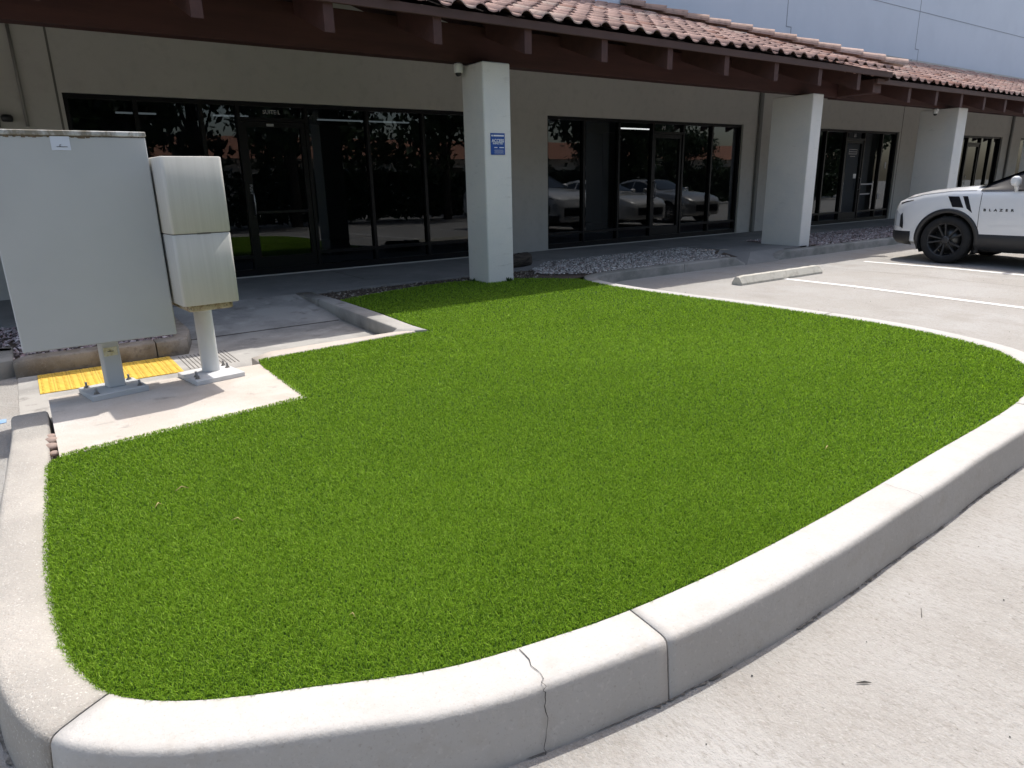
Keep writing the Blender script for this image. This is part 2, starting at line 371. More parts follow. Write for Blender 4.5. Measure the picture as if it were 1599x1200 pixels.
# dark fill inside the joints
mbj = MB()
for k in cuts[1:-1]:
    p = path[k]; d = (path[k+1]-path[k-1]).normalized(); o = Vector((d.y, -d.x, 0))
    prof = [(-.015, -.1), (-.015, G-.012), (KW-.03, G-.010), (KW-.008, G-.03), (KW, .03), (KW+.006, -.1)]
    mbj.ring([[p+d*s+o*a+Vector((0, 0, z)) for a, z in prof] for s in (-.02, .02)], True, True, False)
struct(mbj.build('kerb_joint_filler', M['joint']))
p4 = smooth_path([(10.5, 7.18), (14, 7.18), (22, 7.18), (45, 7.18)], .12)
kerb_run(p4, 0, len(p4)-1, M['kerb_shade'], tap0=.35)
# cracks in the kerb: thin jagged strips following the kerb section
def crack(i, jag, wd, full=True, seed=1):
    rnd = random.Random(seed); p = path[i]; d = (path[i+1]-path[i-1]).normalized(); o = Vector((d.y, -d.x, 0)); m = MB()
    prof = [(0, G+.0005), (KW*.5, G+.002), (KW-.024, G+.001), (KW-.010, G-.001), (KW, G-.008), (KW+.005, G-.020), (KW+.010, G*.6), (KW+.015, G*.2), (KW+.022, -.03), (KW+.026, -.056)]
    if not full: prof = prof[:6]
    fine = []
    for a, b in zip(prof, prof[1:]):
        for t in (0, .33, .66): fine.append((a[0]+(b[0]-a[0])*t, a[1]+(b[1]-a[1])*t))
    fine.append(prof[-1]); x = 0; pr = None
    for q, (a, z) in enumerate(fine):
        x += rnd.uniform(-1, 1)*jag*.5; x *= .93; hw = wd*rnd.uniform(.35, 1)
        nrm = o*(1 if z < G-.02 else .3)+Vector((0, 0, .3 if z < G-.02 else 1)); off = nrm.normalized()*.0022
        l = p+o*a+Vector((0, 0, z))+d*(x-hw)+off; r_ = p+o*a+Vector((0, 0, z))+d*(x+hw)+off
        if pr: m.add([pr[0], pr[1], r_, l], [(0, 1, 2, 3)])
        pr = (l, r_)
    m.build('kerb_crack', M['crack'], recalc=False); struct(bpy.data.objects[-1]) if False else None
    return m
for a in ((near((.925, 1.29)), .014, .0014, True, 5), (near((2.76, 1.23)), .014, .001, False, 9)): crack(*a)
for o in list(bpy.data.objects):
    if o.name.startswith('kerb_crack'): struct(o)

# grime, crumbs and concrete smear in the gutter along the kerb foot
def gutter(name, mat, wmax, z, seed, thr):
    m = MB(); prev = None
    for i in range(cuts[1]-12, cuts[5]):
        p = path[i]; d = (path[i+1]-path[i-1]).normalized(); o = Vector((d.y, -d.x, 0))
        for q in range(4):
            pp = p+d*(.01*q); s_ = i*4+q
            n1 = noise.noise(Vector((s_*.07, seed, 0)))+.6*noise.noise(Vector((s_*.31, seed, 3)))+.5*noise.noise(Vector((s_*.9, seed, 5)))
            w_ = min(.012, max(.0012, (n1-thr)*wmax))
            a_ = pp+o*(KW+.012); b_ = pp+o*(KW+.020+w_); a_.z = gz(a_.y)+z; b_.z = gz(b_.y)+z
            if prev: m.add([prev[0], prev[1], b_, a_], [(0, 1, 2, 3)])
            prev = (a_, b_)
    struct(m.build(name, mat, recalc=False))
M['smear'] = layered('rough concrete smear', (.42, .40, .37), [((.52, .5, .47), 60, .5, .7, .7, 4), ((.22, .2, .18), 90, .58, .7, .7, 4)], .95, [(60, .8, .006)])
M['grime2'] = layered('gutter grime', (.13, .12, .105), [((.3, .28, .25), 50, .48, .62, .8, 5)], .95, [(90, .6, .004)])
gutter('gutter_grime', M['grime2'], .03, .0045, 4.1, .0)

# pad, ramp landing, ramp, walkway
mb = MB(); pad = [(-.03, 3.80), (1.267, 3.986), (1.272, 5.02), (-.03, 5.02)]
mb.prism(pad, -.05, G-.003); struct(mb.build('concrete_pad', M['pad']))
def slope_sheet(name, mat, pts, lift=0): m = MB(); m.add([(x, y, z+lift) for x, y, z in pts], [tuple(range(len(pts)))]); return struct(m.build(name, mat))
slope_sheet('ramp_landing', M['ramp'], [(-.2, 5.02, .006), (2.66, 5.02, .006), (2.66, 6.9, .006), (-.2, 6.9, .006)])
slope_sheet('ramp', M['ramp'], [(.9, 6.9, .008), (2.68, 6.9, .008), (2.68, 8.2, G+.001), (.9, 8.2, G+.001)])
mb = MB(); mb.box(.95, 2.62, 6.893, 6.905, 0, .012); struct(mb.build('slab_joint', M['joint']))
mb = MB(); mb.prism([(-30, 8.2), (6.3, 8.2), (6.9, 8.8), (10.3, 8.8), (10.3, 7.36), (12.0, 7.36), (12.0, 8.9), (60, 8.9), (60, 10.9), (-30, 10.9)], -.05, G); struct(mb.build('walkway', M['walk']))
mb = MB()
for x in (-2, .75, 3.8, 6.9, 10, 13, 16, 19, 22): mb.box(x-.006, x+.006, 8.92, 10.2, G-.01, G+.0015)
struct(mb.build('walkway_joints', M['joint']))
def slab_poly(name, mat, pts):
    m = MB(); n = len(pts); m.add(list(pts)+[(x, y, -.05) for x, y, z in pts], [tuple(range(n)), tuple(range(n, 2*n))[::-1]]+[(i, (i+1) % n, n+(i+1) % n, n+i) for i in range(n)]); return struct(m.build(name, mat))
slab_poly('kerb_ramp', M['walk'], [(9.70, 6.97, .003), (10.55, 6.97, .003), (11.3, 7.358, G-.001), (10.299, 7.358, G-.001)])
slab_poly('kerb_ramp', M['walk'], [(9.70, 6.971, .0035), (10.298, 7.357, G-.002), (10.298, 8.0, G-.002), (9.70, 7.6, .118)])
slope_sheet('soil', M['dirt'], [(2.7, 7.3, .108), (5.7, 7.0, .108), (6.3, 7.12, .108), (7.0, 7.2, .108), (7.0, 8.9, .108), (2.7, 8.3, .108)])
# ramp side kerbs
def kerb_solid(name, quadpts, z0, ztops, mat, bev=.012):
    """a strip kerb: list of (left xy, right xy, top z)"""
    m = MB(); rings = []
    for (l, r_, zt) in quadpts:
        l = Vector((*l, 0)); r_ = Vector((*r_, 0)); a = (r_-l).normalized()
        rings.append([l+Vector((0, 0, z0)), l+Vector((0, 0, zt-bev)), l+a*bev*.4+Vector((0, 0, zt-bev*.3)), l+a*bev+Vector((0, 0, zt)), r_-a*bev+Vector((0, 0, zt)), r_-a*bev*.4+Vector((0, 0, zt-bev*.3)), r_+Vector((0, 0, zt-bev)), r_+Vector((0, 0, z0))])
    m.ring(rings, True, True, True); return struct(m.build(name, mat))
GT = G+.006
kerb_solid('kerb', [((2.51, 5.375), (2.80, 5.24), GT), ((2.62, 5.5), (2.79, 5.5), GT), ((2.635, 6.4), (2.83, 6.4), GT), ((2.66, 7.35), (2.835, 7.35), GT), ((2.60, 8.22), (2.80, 8.22), GT)], -.05, 0, M['ramp'])
kerb_solid('kerb', [((1.30, 5.345), (1.30, 5.16), .115), ((1.45, 5.35), (1.45, 5.17), GT), ((1.86, 5.362), (1.86, 5.20), GT), ((2.53, 5.37), (2.62, 5.27), GT), ((2.62, 5.378), (2.80, 5.31), GT-.002)], -.05, 0, M['pad'])
kerb_solid('kerb', [((-.21, 6.50), (-.21, 6.33), .12), ((-.1, 6.51), (-.1, 6.33), GT), ((.30, 6.5), (.30, 6.32), GT), ((.775, 6.48), (.775, 6.31), GT)], -.05, 0, M['kerb_brown'])
kerb_solid('kerb', [((.785, 6.48), (.785, 6.31), GT), ((.95, 6.49), (1.02, 6.31), GT), ((.98, 6.8), (1.13, 6.75), GT), ((1.0, 7.5), (1.15, 7.5), GT), ((1.0, 8.2), (1.15, 8.2), GT)], -.05, 0, M['kerb_brown'])
slope_sheet('planter_soil', M['dirt'], [(-.2, 6.45, .10), (1.05, 6.45, .10), (1.05, 8.25, .10), (-.2, 8.25, .10)])
slope_sheet('planter_soil', M['dirt'], [(-9, 6.97, .10), (-.2, 6.97, .10), (-.2, 8.25, .10), (-9, 8.25, .10)])
kerb_solid('kerb', [((-9, 6.97), (-9, 6.82), GT), ((-.34, 6.97), (-.34, 6.82), GT), ((-.22, 6.9), (-.21, 6.78), GT)], -.05, 0, M['kerb_shade'])
kerb_solid('kerb', [((-.36, 6.97), (-.205, 6.97), GT), ((-.36, 6.52), (-.205, 6.52), GT), ((-.33, 6.36), (-.21, 6.42), GT-.01)], -.05, 0, M['kerb_shade'])

# painted lines and saw joints
mb = MB(); stripe(mb, 8.60, 8.70, -4, 5.72, .004); mb.build('parking_line', M['paint']); o = bpy.data.objects['parking_line']; struct(o)
for x in (11.35, 14.15, 16.95, 19.75, 22.55):
    mb = MB(); stripe(mb, x-.05, x+.05, -.6, 5.9, .004); struct(mb.build('parking_line', M['paint']))
mb = MB()
for x in (10.22, 13.9, 17.6): stripe(mb, x-.004, x+.004, -9, 6.9, .002)
for y in (-2.6, -6.2): stripe(mb, -40, 60, y-.004, y+.004, .0018)
struct(mb.build('saw_joint', M['joint']))
mb = MB(); mb.box(-3.5, -.27, 5.10, 5.19, 0, .004); mb.box(-3.5, -.24, 6.74, 6.81, 0, .004); struct(mb.build('blue_line', M['blue_paint']))

# tactile strip: a thin plate with truncated domes
t = thing('tactile_strip', 'yellow tactile paving strip with rows of raised domes on the ramp landing', 'tactile paving', (.4, 6.0, 0))
mb = MB(); mb.box(-.075, .865, 5.68, 6.30, .004, .012); plate = mb.build('plate', M['tactile'], t, True)
mb = MB()
for i in range(20):
    for j in range(13):
        x = -.05+i*.0468; y = 5.705+j*.0475
        rings = [[(x+r*math.cos(a), y+r*math.sin(a), z) for a in [k*math.pi/3 for k in range(6)]] for r, z in ((.0125, .011), (.0085, .017))]
        mb.ring(rings, True, True, False)
tag(mb.build('domes', M['tactile'], t, True), kind='stuff')
mb = MB()
for k in range(1, 10): mb.box(-.075+k*.094-.0015, -.075+k*.094+.0015, 5.68, 6.30, .0118, .0128)
mb.build('grooves', plain('tactile seam', (.3, .17, .03), .8), t, True)
mb = MB()
for k in range(13):
    x = .925+k*.031; mb.box(x-.0035, x+.0035, 5.74, 6.26, .004, .0075)
struct(mb.build('landing_grooves', M['joint']))

# ------------------------------------------------------------------ gravel
def pebbles(name, poly, n, z, smin, smax, cols, seed, label, cat):
    r_ = np.random.default_rng(seed); xs = [p[0] for p in poly]; ys = [p[1] for p in poly]
    X = r_.uniform(min(xs), max(xs), n*3); Y = r_.uniform(min(ys), max(ys), n*3); k = inside(X, Y, poly); X = X[k][:n]; Y = Y[k][:n]
    base = np.array([(0, 0, 1), (.9, 0, .1), (.28, .85, .1), (-.72, .53, .1), (-.72, -.53, .1), (.28, -.85, .1), (0, 0, -.5)])
    fs = [(0, 1, 2), (0, 2, 3), (0, 3, 4), (0, 4, 5), (0, 5, 1), (6, 2, 1), (6, 3, 2), (6, 4, 3), (6, 5, 4), (6, 1, 5)]
    m = MB()
    for x, y in zip(X, Y):
        s = r_.uniform(smin, smax); a = r_.uniform(0, 6.28); sx, sy, sz = s*r_.uniform(.8, 1.3), s*r_.uniform(.6, 1), s*r_.uniform(.45, .8)
        b = base+r_.normal(0, .13, base.shape); tilt = r_.uniform(-.4, .4)
        vx = b[:, 0]*sx; vy = b[:, 1]*sy; vz = b[:, 2]*sz+vx*tilt
        c = cols[r_.integers(len(cols))]; f = r_.uniform(.7, 1.25); zz = z+r_.uniform(0, .5)*s
        m.add([(x+px*math.cos(a)-py*math.sin(a), y+px*math.sin(a)+py*math.cos(a), zz+pz) for px, py, pz in zip(vx, vy, vz)], fs, tuple(min(1, ch*f) for ch in c))
    return tag(m.build(name, M['gravel'], recalc=False), label, cat, kind='stuff')
gc = [(.40, .385, .355), (.50, .48, .45), (.27, .25, .235), (.38, .31, .28), (.17, .16, .15), (.56, .54, .51)]
pebbles('gravel', [(5.9, 7.75), (6.35, 7.22), (6.9, 7.2), (9.55, 7.2), (9.68, 7.65), (10.25, 8.05), (10.2, 8.78), (6.9, 8.78), (6.2, 8.2)], 7000, .122, .014, .026, gc, 3, 'pale grey gravel bed in the shade behind the parking kerb between two pillars', 'gravel')
pebbles('gravel', [(12.1, 7.2), (28, 7.2), (28, 8.88), (12.15, 8.88)], 9000, .122, .018, .034, [(.42, .35, .34), (.5, .45, .44), (.3, .25, .25), (.36, .27, .26)], 4, 'pinkish gravel bed beyond the second pillar, running behind the white SUV', 'gravel')
pebbles('gravel', [(-4, 7.0), (-.22, 7.0), (-.22, 6.5), (1.0, 6.5), (1.0, 8.2), (-4, 8.2)], 4200, .10, .014, .03, [(.42, .35, .36), (.52, .46, .46), (.22, .18, .18), (.36, .26, .26), (.12, .1, .1)], 5, 'dark pink lava gravel in the planter behind the brown kerb at far left', 'gravel')
pebbles('mulch', [(2.85, 7.5), (4.5, 8.0), (5.5, 7.5), (6.3, 7.5), (6.3, 8.18), (2.85, 8.18)], 900, .108, .008, .022, [(.10, .08, .06), (.16, .13, .1), (.06, .05, .04), (.3, .27, .23)], 6, 'bare soil scattered with small chips round the foot of the first pillar', 'mulch')
slope_sheet('gravel_bed', M['dirt'], [(6.3, 7.17, .112), (9.71, 7.17, .112), (10.3, 8.0, .112), (10.3, 8.81, .112), (6.3, 8.81, .112)])
slope_sheet('gravel_bed', M['dirt'], [(12.0, 7.17, .112), (45, 7.17, .112), (45, 8.91, .112), (12.0, 8.91, .112)])

# ------------------------------------------------------------------ turf
ti = smooth_path([(-.035, 3.80), (-.09, 3.72), (-.10, 3.5), (-.123, 3.0), (-.135, 2.6), (-.13, 2.3), (-.105, 2.02), (-.03, 1.80), (.14, 1.64), (.42, 1.495), (.71, 1.36),
     (1.0, 1.29), (1.29, 1.245), (1.75, 1.22), (2.35, 1.225), (3.2, 1.26), (4.36, 1.32), (5.1, 1.48), (5.61, 1.86), (5.86, 2.4), (5.96, 3.0), (5.95, 4.0), (5.87, 5.04), (5.83, 5.9),
     (5.88, 6.5), (5.95, 6.8), (5.62, 7.25), (5.25, 7.55)], .06)
tpoly = [(p.x, p.y) for p in ti]+[(4.5, 7.80), (3.9, 7.72), (3.13, 7.5), (2.83, 7.38), (2.845, 6.4), (2.80, 5.4), (2.82, 5.20), (2.62, 5.24), (1.86, 5.19), (1.30, 5.15), (1.262, 4.9), (1.245, 4.02), (1.0, 3.975), (.7, 3.94), (.4, 3.895), (.1, 3.855), (-.02, 3.83)]
mb = MB(); import mathutils
tess = mathutils.geometry.tessellate_polygon([[Vector((x, y, 0)) for x, y in tpoly]])
zb_ = G-.008
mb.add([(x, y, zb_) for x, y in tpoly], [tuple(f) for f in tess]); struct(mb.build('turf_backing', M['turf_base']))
def turf():
    # stratified tufts: square cells near the viewer side, cells growing with distance beyond 2.3 m
    c0 = .0068; gx_, gy_ = np.meshgrid(np.arange(-.4, 2.4, c0), np.arange(1.1, 2.4, c0)); gx_ = gx_.ravel(); gy_ = gy_.ravel()
    X1 = gx_+rng.uniform(-.5, .5, len(gx_))*c0; Y1 = gy_+rng.uniform(-.5, .5, len(gx_))*c0; k = np.hypot(X1, Y1) < 2.3; X1 = X1[k]; Y1 = Y1[k]
    ca_ = c0/2.3; gl_, gt_ = np.meshgrid(np.arange(math.log(2.3), math.log(9.3), ca_), np.arange(.1, 1.75, ca_)); gl_ = gl_.ravel()+rng.uniform(0, 1, gl_.size)*ca_; gt_ = gt_.ravel()+rng.uniform(-.5, .5, gt_.size)*ca_
    X = np.concatenate([X1, np.exp(gl_)*np.cos(gt_)]); Y = np.concatenate([Y1, np.exp(gl_)*np.sin(gt_)]); k = inside(X, Y, tpoly); X = X[k]; Y = Y[k]; D = np.hypot(X, Y)
    nb = 5; h = np.repeat(rng.random(len(X)), nb); taz = np.repeat(rng.uniform(0, 6.28, len(X)), nb)
    sp = np.repeat(.0024*np.clip(D/2.3, 1, 2.8), nb); X = np.repeat(X, nb)+rng.normal(0, 1, len(X)*nb)*sp; Y = np.repeat(Y, nb)+rng.normal(0, 1, len(Y)*nb)*sp
    k = inside(X, Y, tpoly); X = X[k]; Y = Y[k]; h = h[k]; taz = taz[k]; D = np.hypot(X, Y)
    n = len(X); sc_ = np.clip(D/2.3, 1, 2.7)
    lf = .5*np.sin(X*2.1+1.2*np.sin(Y*1.7))+.5*np.sin(Y*2.7+X*1.1+1.0)+.35*np.sin(X*7+Y*5)*np.sin(Y*6-X*2)
    mott = np.sin(X*17+2*np.sin(Y*13))*np.sin(Y*19+2*np.sin(X*11))
    az = rng.uniform(0, 2*np.pi, n); lean = np.abs(rng.normal(.34, .2, n))
    lx = np.cos(az)*lean+np.cos(taz)*.2-.05+.05*lf; ly = np.sin(az)*lean+np.sin(taz)*.2+.02*lf-.05
    H = rng.uniform(.010, .0155, n)*(1+.04*mott)*(1+.22*(h-.5))*np.clip(D/4, 1, 1.3); wd = rng.uniform(.0006, .0011, n)*sc_
    pa = rng.uniform(0, np.pi, n); px = np.cos(pa)*wd; py = np.sin(pa)*wd
    # curl at the tip
    ca = az+rng.normal(0, 1.1, n); cl = rng.uniform(.2, 1.0, n)*H
    z0 = np.where((X < 1.28) & (Y > 3.78) & (Y < 5.0) & (X > -.03) & (Y > 3.80+.143*(X+.03)), G-.004, G-.0065); V = np.zeros((n, 5, 3), np.float32)
    V[:, 0] = np.stack([X-px, Y-py, z0], 1); V[:, 1] = np.stack([X+px, Y+py, z0], 1)
    mx, my, mz = X+lx*H*.6, Y+ly*H*.6, z0+H*.68
    V[:, 2] = np.stack([mx+px, my+py, mz], 1); V[:, 3] = np.stack([mx-px, my-py, mz], 1)
    V[:, 4] = np.stack([X+lx*H*1.1+np.cos(ca)*cl*.7, Y+ly*H*1.1+np.sin(ca)*cl*.7, z0+H*rng.uniform(.85, 1.1, n)], 1)
    me = bpy.data.meshes.new('artificial_turf'); me.vertices.add(n*5); me.vertices.foreach_set('co', V.ravel())
    b = np.arange(n)[:, None]*5
    quads = (b+np.array([[0, 1, 2, 3]])); tris = b+np.array([[3, 2, 4]])
    idx = np.concatenate([quads, tris], 1).ravel(); me.loops.add(len(idx)); me.loops.foreach_set('vertex_index', idx.astype(np.int32))
    me.polygons.add(n*2); ls = np.zeros(n*2, np.int32); ls[0::2] = np.arange(n)*7; ls[1::2] = np.arange(n)*7+4
    me.polygons.foreach_set('loop_start', ls)
    me.update(calc_edges=True)
    tone = np.clip(rng.normal(.46, .20, n)+.03*lf+.02*mott+.14*(h-.5), 0, 1)
    yel = rng.random(n) < .02; tone[yel] = 1
    at = me.attributes.new('tint', 'FLOAT', 'POINT'); tv = np.repeat(tone[:, None], 5, 1); tv[:, :2] *= .15; tv[:, 4] *= 1.1  # roots darkened in colour to stand for shade between blades
    at.data.foreach_set('value', tv.astype(np.float32).ravel())
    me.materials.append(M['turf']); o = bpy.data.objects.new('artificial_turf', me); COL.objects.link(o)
    tag(o, 'bright green artificial turf lawn filling the kerbed island', 'turf', kind='stuff')
    print('blades', n)
turf()
for k, (x, y, a, l) in enumerate([(.25, 2.86, .9, .05), (.345, 2.98, .3, .06), (.469, 2.556, -.4, .045), (.597, 1.712, -.6, .02), (2.883, 1.571, .2, .05)]):
    m = MB(); d = Vector((math.cos(a), math.sin(a), .15)); m.tube([Vector((x, y, G+.014)), Vector((x, y, G+.02))+d*l*.5, Vector((x, y, G-.004))+d*l], [.0012, .0018, .0008], 5)
    tag(m.build('dry_blade', M['straw']), ['pale dry grass blade standing on the turf at left, nearest the pad of the two', 'pale dry grass blade lying just above the upright one on the turf', 'tan dry blade lying alone on the lower left of the turf', 'small brown leaf fragment near the front edge of the turf', 'curled dry blade on the turf close to the long right kerb'][k], 'dry blade', 'dry blades on the turf')

# ------------------------------------------------------------------ building
B = thing('office_building', 'single storey office row with dark storefront windows, white pillars and a red tiled canopy roof', 'building', (10, 10.24, 0))
YW = 10.24
wins = [(.73, 6.62, [1.50, 2.275, 2.75, 3.70, 4.65, 5.61], 3), (8.11, 13.73, [9.04, 9.95, 10.90, 11.82, 12.75], 3), (16.25, 20.75, [17.20, 18.15, 19.07, 20.0], 2),
        (22.26, 23.45, [], None), (24.3, 27.75, [25.3, 26.25, 27.05], 1), (29.3, 33.0, [30.2, 31.1, 32.0], 1)]
WT = 2.52; WB = .150
# wall front with openings and reveals
m = MB(); xs = sorted(set([-9, 45]+[x for w_ in wins for x in w_[:2]])); zs = [-.05, WB, WT, 4.40]
for i in range(len(xs)-1):
    for j in range(3):
        hole = j == 1 and any(w_[0] == xs[i] for w_ in wins)
        if not hole: m.quad((xs[i], YW, zs[j]), (xs[i+1], YW, zs[j]), (xs[i+1], YW, zs[j+1]), (xs[i], YW, zs[j+1]))
for w_ in wins:
    a, b = w_[:2]; y2 = YW+.20
    m.quad((a, YW, WB), (a, YW, WT), (a, y2, WT), (a, y2, WB)); m.quad((b, YW, WB), (b, y2, WB), (b, y2, WT), (b, YW, WT))
    m.quad((a, YW, WT), (b, YW, WT), (b, y2, WT), (a, y2, WT)); m.quad((a, YW, WB), (a, y2, WB), (b, y2, WB), (b, YW, WB))
m.build('wall', M['wall'], B, True, recalc=False)
m = MB(); m.box(-9, 45, YW-.004, 22, 4.40, 9.5); m.build('upper_wall', M['upper'], B, True)
m = MB()
for x, z1 in ((15.0, 4.60), (20.98, 4.63), (9.0, 4.6)):
    m.box(x-.011, x+.011, YW-.008, YW-.002, z1+.05, 9.5); m.box(x-.011, x+.2, YW-.008, YW-.002, z1+.03, z1+.052); m.box(x+.18, x+.2, YW-.008, YW-.002, 4.3, z1+.03)
m.box(-9, 45, YW-.009, YW-.003, 5.59, 5.605)
m.build('wall_reveal', plain('reveal line', (.26, .28, .32), .9), B, True)
m = MB()
WJ = plain('wall joint', (.14, .135, .12), .9)
for x in (.68, 20.85):
    m = MB(); m.box(x-.012, x+.012, YW-.004, YW+.01, .13, 4.4); m.build('wall_joint', WJ, B, True)

# interior box behind the glass
m = MB(); y0, y1 = YW+.21, YW+6
m.quad((-9, y1, 0), (45, y1, 0), (45, y1, 3), (-9, y1, 3)); m.quad((-9, y0, 2.75), (45, y0, 2.75), (45, y1, 2.75), (-9, y1, 2.75)); m.quad((-9, y0, G), (45, y0, G), (45, y1, G), (-9, y1, G))
for x in (7.3, 15, 21.5, 28.5, -9, 45): m.quad((x, y0, 0), (x, y1, 0), (x, y1, 3), (x, y0, 3))
m.build('interior', M['interior'], B, True, recalc=False)
def tube_light(x0, x1, y, z, mat):
    m = MB(); m.box(x0, x1, y-.03, y+.03, z-.012, z+.012, b=.004); m.build('ceiling_light', mat, B, True)
tube_light(11.95, 13.05, 12.45, 2.56, M['tube'])
for a in ((1.54, 2.1, 12.5, 2.52), (2.95, 3.5, 12.5, 2.53), (4.7, 6.5, 12.5, 2.52), (19.6, 20.3, 12.5, 2.5)): tube_light(*a, M['tube_dim'])
names = []
for wi, (a, b, mull, door) in enumerate(wins):
    fy = YW+.05; fr = MB(); ft = .05
    fr.box(a, b, fy, fy+.10, WT-.055, WT); fr.box(a, b, fy, fy+.10, WB, WB+.09)
    edges = [a]+mull+[b]
    for k, x in enumerate(edges):
        if k == 0: fr.box(a, a+ft, fy, fy+.10, WB+.09, WT-.055)
        elif k == len(edges)-1: fr.box(b-ft, b, fy, fy+.10, WB+.09, WT-.055)
        else: fr.box(x-ft/2, x+ft/2, fy, fy+.10, WB+.09, WT-.055)
    for k in range(len(edges)-1):
        e0 = edges[k]+(ft if k == 0 else ft/2); e1 = edges[k+1]-(ft if k == len(edges)-2 else ft/2)
        if k == door: fr.box(e0, e1, fy+.003, fy+.10, 2.27, 2.32)
        elif door is not None: fr.box(e0, e1, fy+.003, fy+.10, .40, .445)
    win = fr.build('window', M['frame'], B, True)
    for k in range(len(edges)-1):
        e0 = edges[k]+(ft if k == 0 else ft/2); e1 = edges[k+1]-(ft if k == len(edges)-2 else ft/2); gy = fy+.055
        def pane(x0, x1, z0, z1, par):
            m = MB(); m.quad((x0, gy, z0), (x1, gy, z0), (x1, gy, z1), (x0, gy, z1)); m.build('pane', M['glass'], par, True, recalc=False)
        if k == door:
            pane(e0, e1, 2.32, WT-.055, win)
            d = MB(); s = .07; z0, z1 = WB+.02, 2.265
            d.box(e0+.004, e0+s, fy+.02, fy+.08, z0, z1); d.box(e1-s, e1-.004, fy+.02, fy+.08, z0, z1)
            d.box(e0+s, e1-s, fy+.02, fy+.08, z1-.07, z1); d.box(e0+s, e1-s, fy+.02, fy+.08, z0, z0+.24); 
            if wi == 0: d.box(e0+s, e1-s, fy+.021, fy+.078, 1.02, 1.055)
            dr = d.build('door', M['frame'], B, True)
            pane(e0+s, e1-s, z0+.24, z1-.07, dr)
            hm = MB(); hx = e0+.05 if wi != 2 else e1-.05
            hm.tube([(hx, fy+.02, 1.0), (hx, fy-.035, 1.02), (hx, fy-.035, 1.30), (hx, fy+.02, 1.32)], .011, 8); hm.build('handle', plain('door handle', (.30, .30, .31), .35, .9), dr, True)
            cx_ = (e0+e1)/2
            if wi == 0:
                text_mesh('suite_text', 'SUITE L', .075, M['white_dim'], dr, (cx_-.0, gy-.004, 2.395), bold=.0012)
                lm = MB(); lm.box(cx_-.10, cx_-.0, fy+.012, fy+.0195, 2.205, 2.24); lm.build('door_sticker', M['white_dim'], dr, True)
                text_mesh('push_text', 'PUSH', .055, M['white_dim'], dr, (e0+.035, fy+.017, 1.36), xdir=(0, 0, -1), ydir=(1, 0, 0))
            elif wi == 1: text_mesh('suite_text', 'M', .13, M['white_dim'], dr, (cx_-.12, gy-.004, 2.39), shear=.2)
            elif wi == 2:
                text_mesh('suite_text', 'N', .14, M['white_dim'], dr, (cx_+.02, gy-.004, 2.40), shear=.1)
                lm = MB(); zz = 1.93
                for dz in (0, .055, .11): lm.box(cx_-.20, cx_+.20, gy-.006, gy-.002, zz+dz-.009, zz+dz+.009)
                for dx in (-.20, .19): lm.box(cx_+dx, cx_+dx+.012, gy-.006, gy-.002, zz+.009, zz+.046); lm.box(cx_+dx, cx_+dx+.012, gy-.006, gy-.002, zz+.064, zz+.101)
                lm.box(cx_-.12, cx_+.12, gy-.006, gy-.002, zz-.07, zz-.055); lm.build('door_decal', M['white_dim'], dr, True)
                lm = MB(); lm.box(e1-.30, e1-.16, gy-.007, gy-.003, 1.30, 1.42); lm.build('door_sticker', M['white'], dr, True)
        elif door is None: pane(e0, e1, WB+.09, WT-.055, win)
        else: pane(e0, e1, .445, WT-.055, win); pane(e0, e1, WB+.09, .40, win)
# small printed notices in the third window
for q in ((20.35, 20.42, 1.55, 1.72), (20.15, 20.22, .72, .86), (19.2, 19.8, 1.12, 1.16), (19.2, 19.72, .86, .89)):
    m = MB(); m.box(q[0], q[1], YW+.098, YW+.102, q[2], q[3]); m.build('window_notice', M['white_dim'], B, True)
# pillars
for x0, x1, y1 in ((4.85, 5.25, 7.84), (11.76, 12.08, 8.18), (17.40, 17.84, 8.18), (23.6, 23.95, 8.18), (29.6, 29.95, 8.18), (-2.2, -1.8, 7.84)):
    m = MB(); m.box(x0, x1, 7.36, y1, .06, 2.765, b=.012); m.build('pillar', M['pillar'], B, True)
# beam, rafters, fascia, deck
m = MB(); m.box(-9, 13.0, 7.66, 7.85, 2.785, 3.20, b=.004); m.build('beam', M['beam'], B, True)
m = MB(); m.box(13.002, 45, 7.66, 7.85, 2.770, 3.12, b=.004); m.build('beam', M['beam'], B, True)
SL = .37
def zl(y): return 3.165+SL*(y-6.82)      # left roof surface
def zr(y): return 3.06+SL*(y-6.92)       # right roof surface
rx = [-8.1+1.198*k for k in range(0, 18)]
def rafter(x, yt, ztop, rotz=0):
    hw = .050; zt = ztop-.075; m = MB(); ye = YW-.01
    prof = [(yt, zt-.315), (yt+.03, zt-.315+.008), (ye, zt-.315+SL*(ye-yt)), (ye, zt-.01+SL*(ye-yt)), (yt, zt-.01)]
    vs = [(x-hw, y, z) for y, z in prof]+[(x+hw, y, z) for y, z in prof]; n = len(prof)
    m.add(vs, [tuple(range(n)), tuple(range(n, 2*n))]+[(i, (i+1) % n, n+(i+1) % n, n+i) for i in range(n)])
    m.build('rafter', M['rafter'], B, True)
for k in range(-8, 10):
    x = 1.60+1.186*k
    if x < 12.9: rafter(x, 6.86, zl(6.86))
for k in range(0, 27): rafter(14.29+1.103*k, 6.96, zr(6.96))
m = MB(); m.box(-9, 13.3, 6.82, 6.857, 3.045, 3.135, b=.003); m.build('fascia', M['fascia'], B, True)
m = MB(); m.box(13.262, 13.30, 6.859, 7.7, 3.0, 3.14); m.build('fascia', M['fascia'], B, True)
m = MB(); m.box(13.0, 45, 6.92, 6.957, 2.945, 3.03, b=.003); m.build('fascia', M['fascia'], B, True)
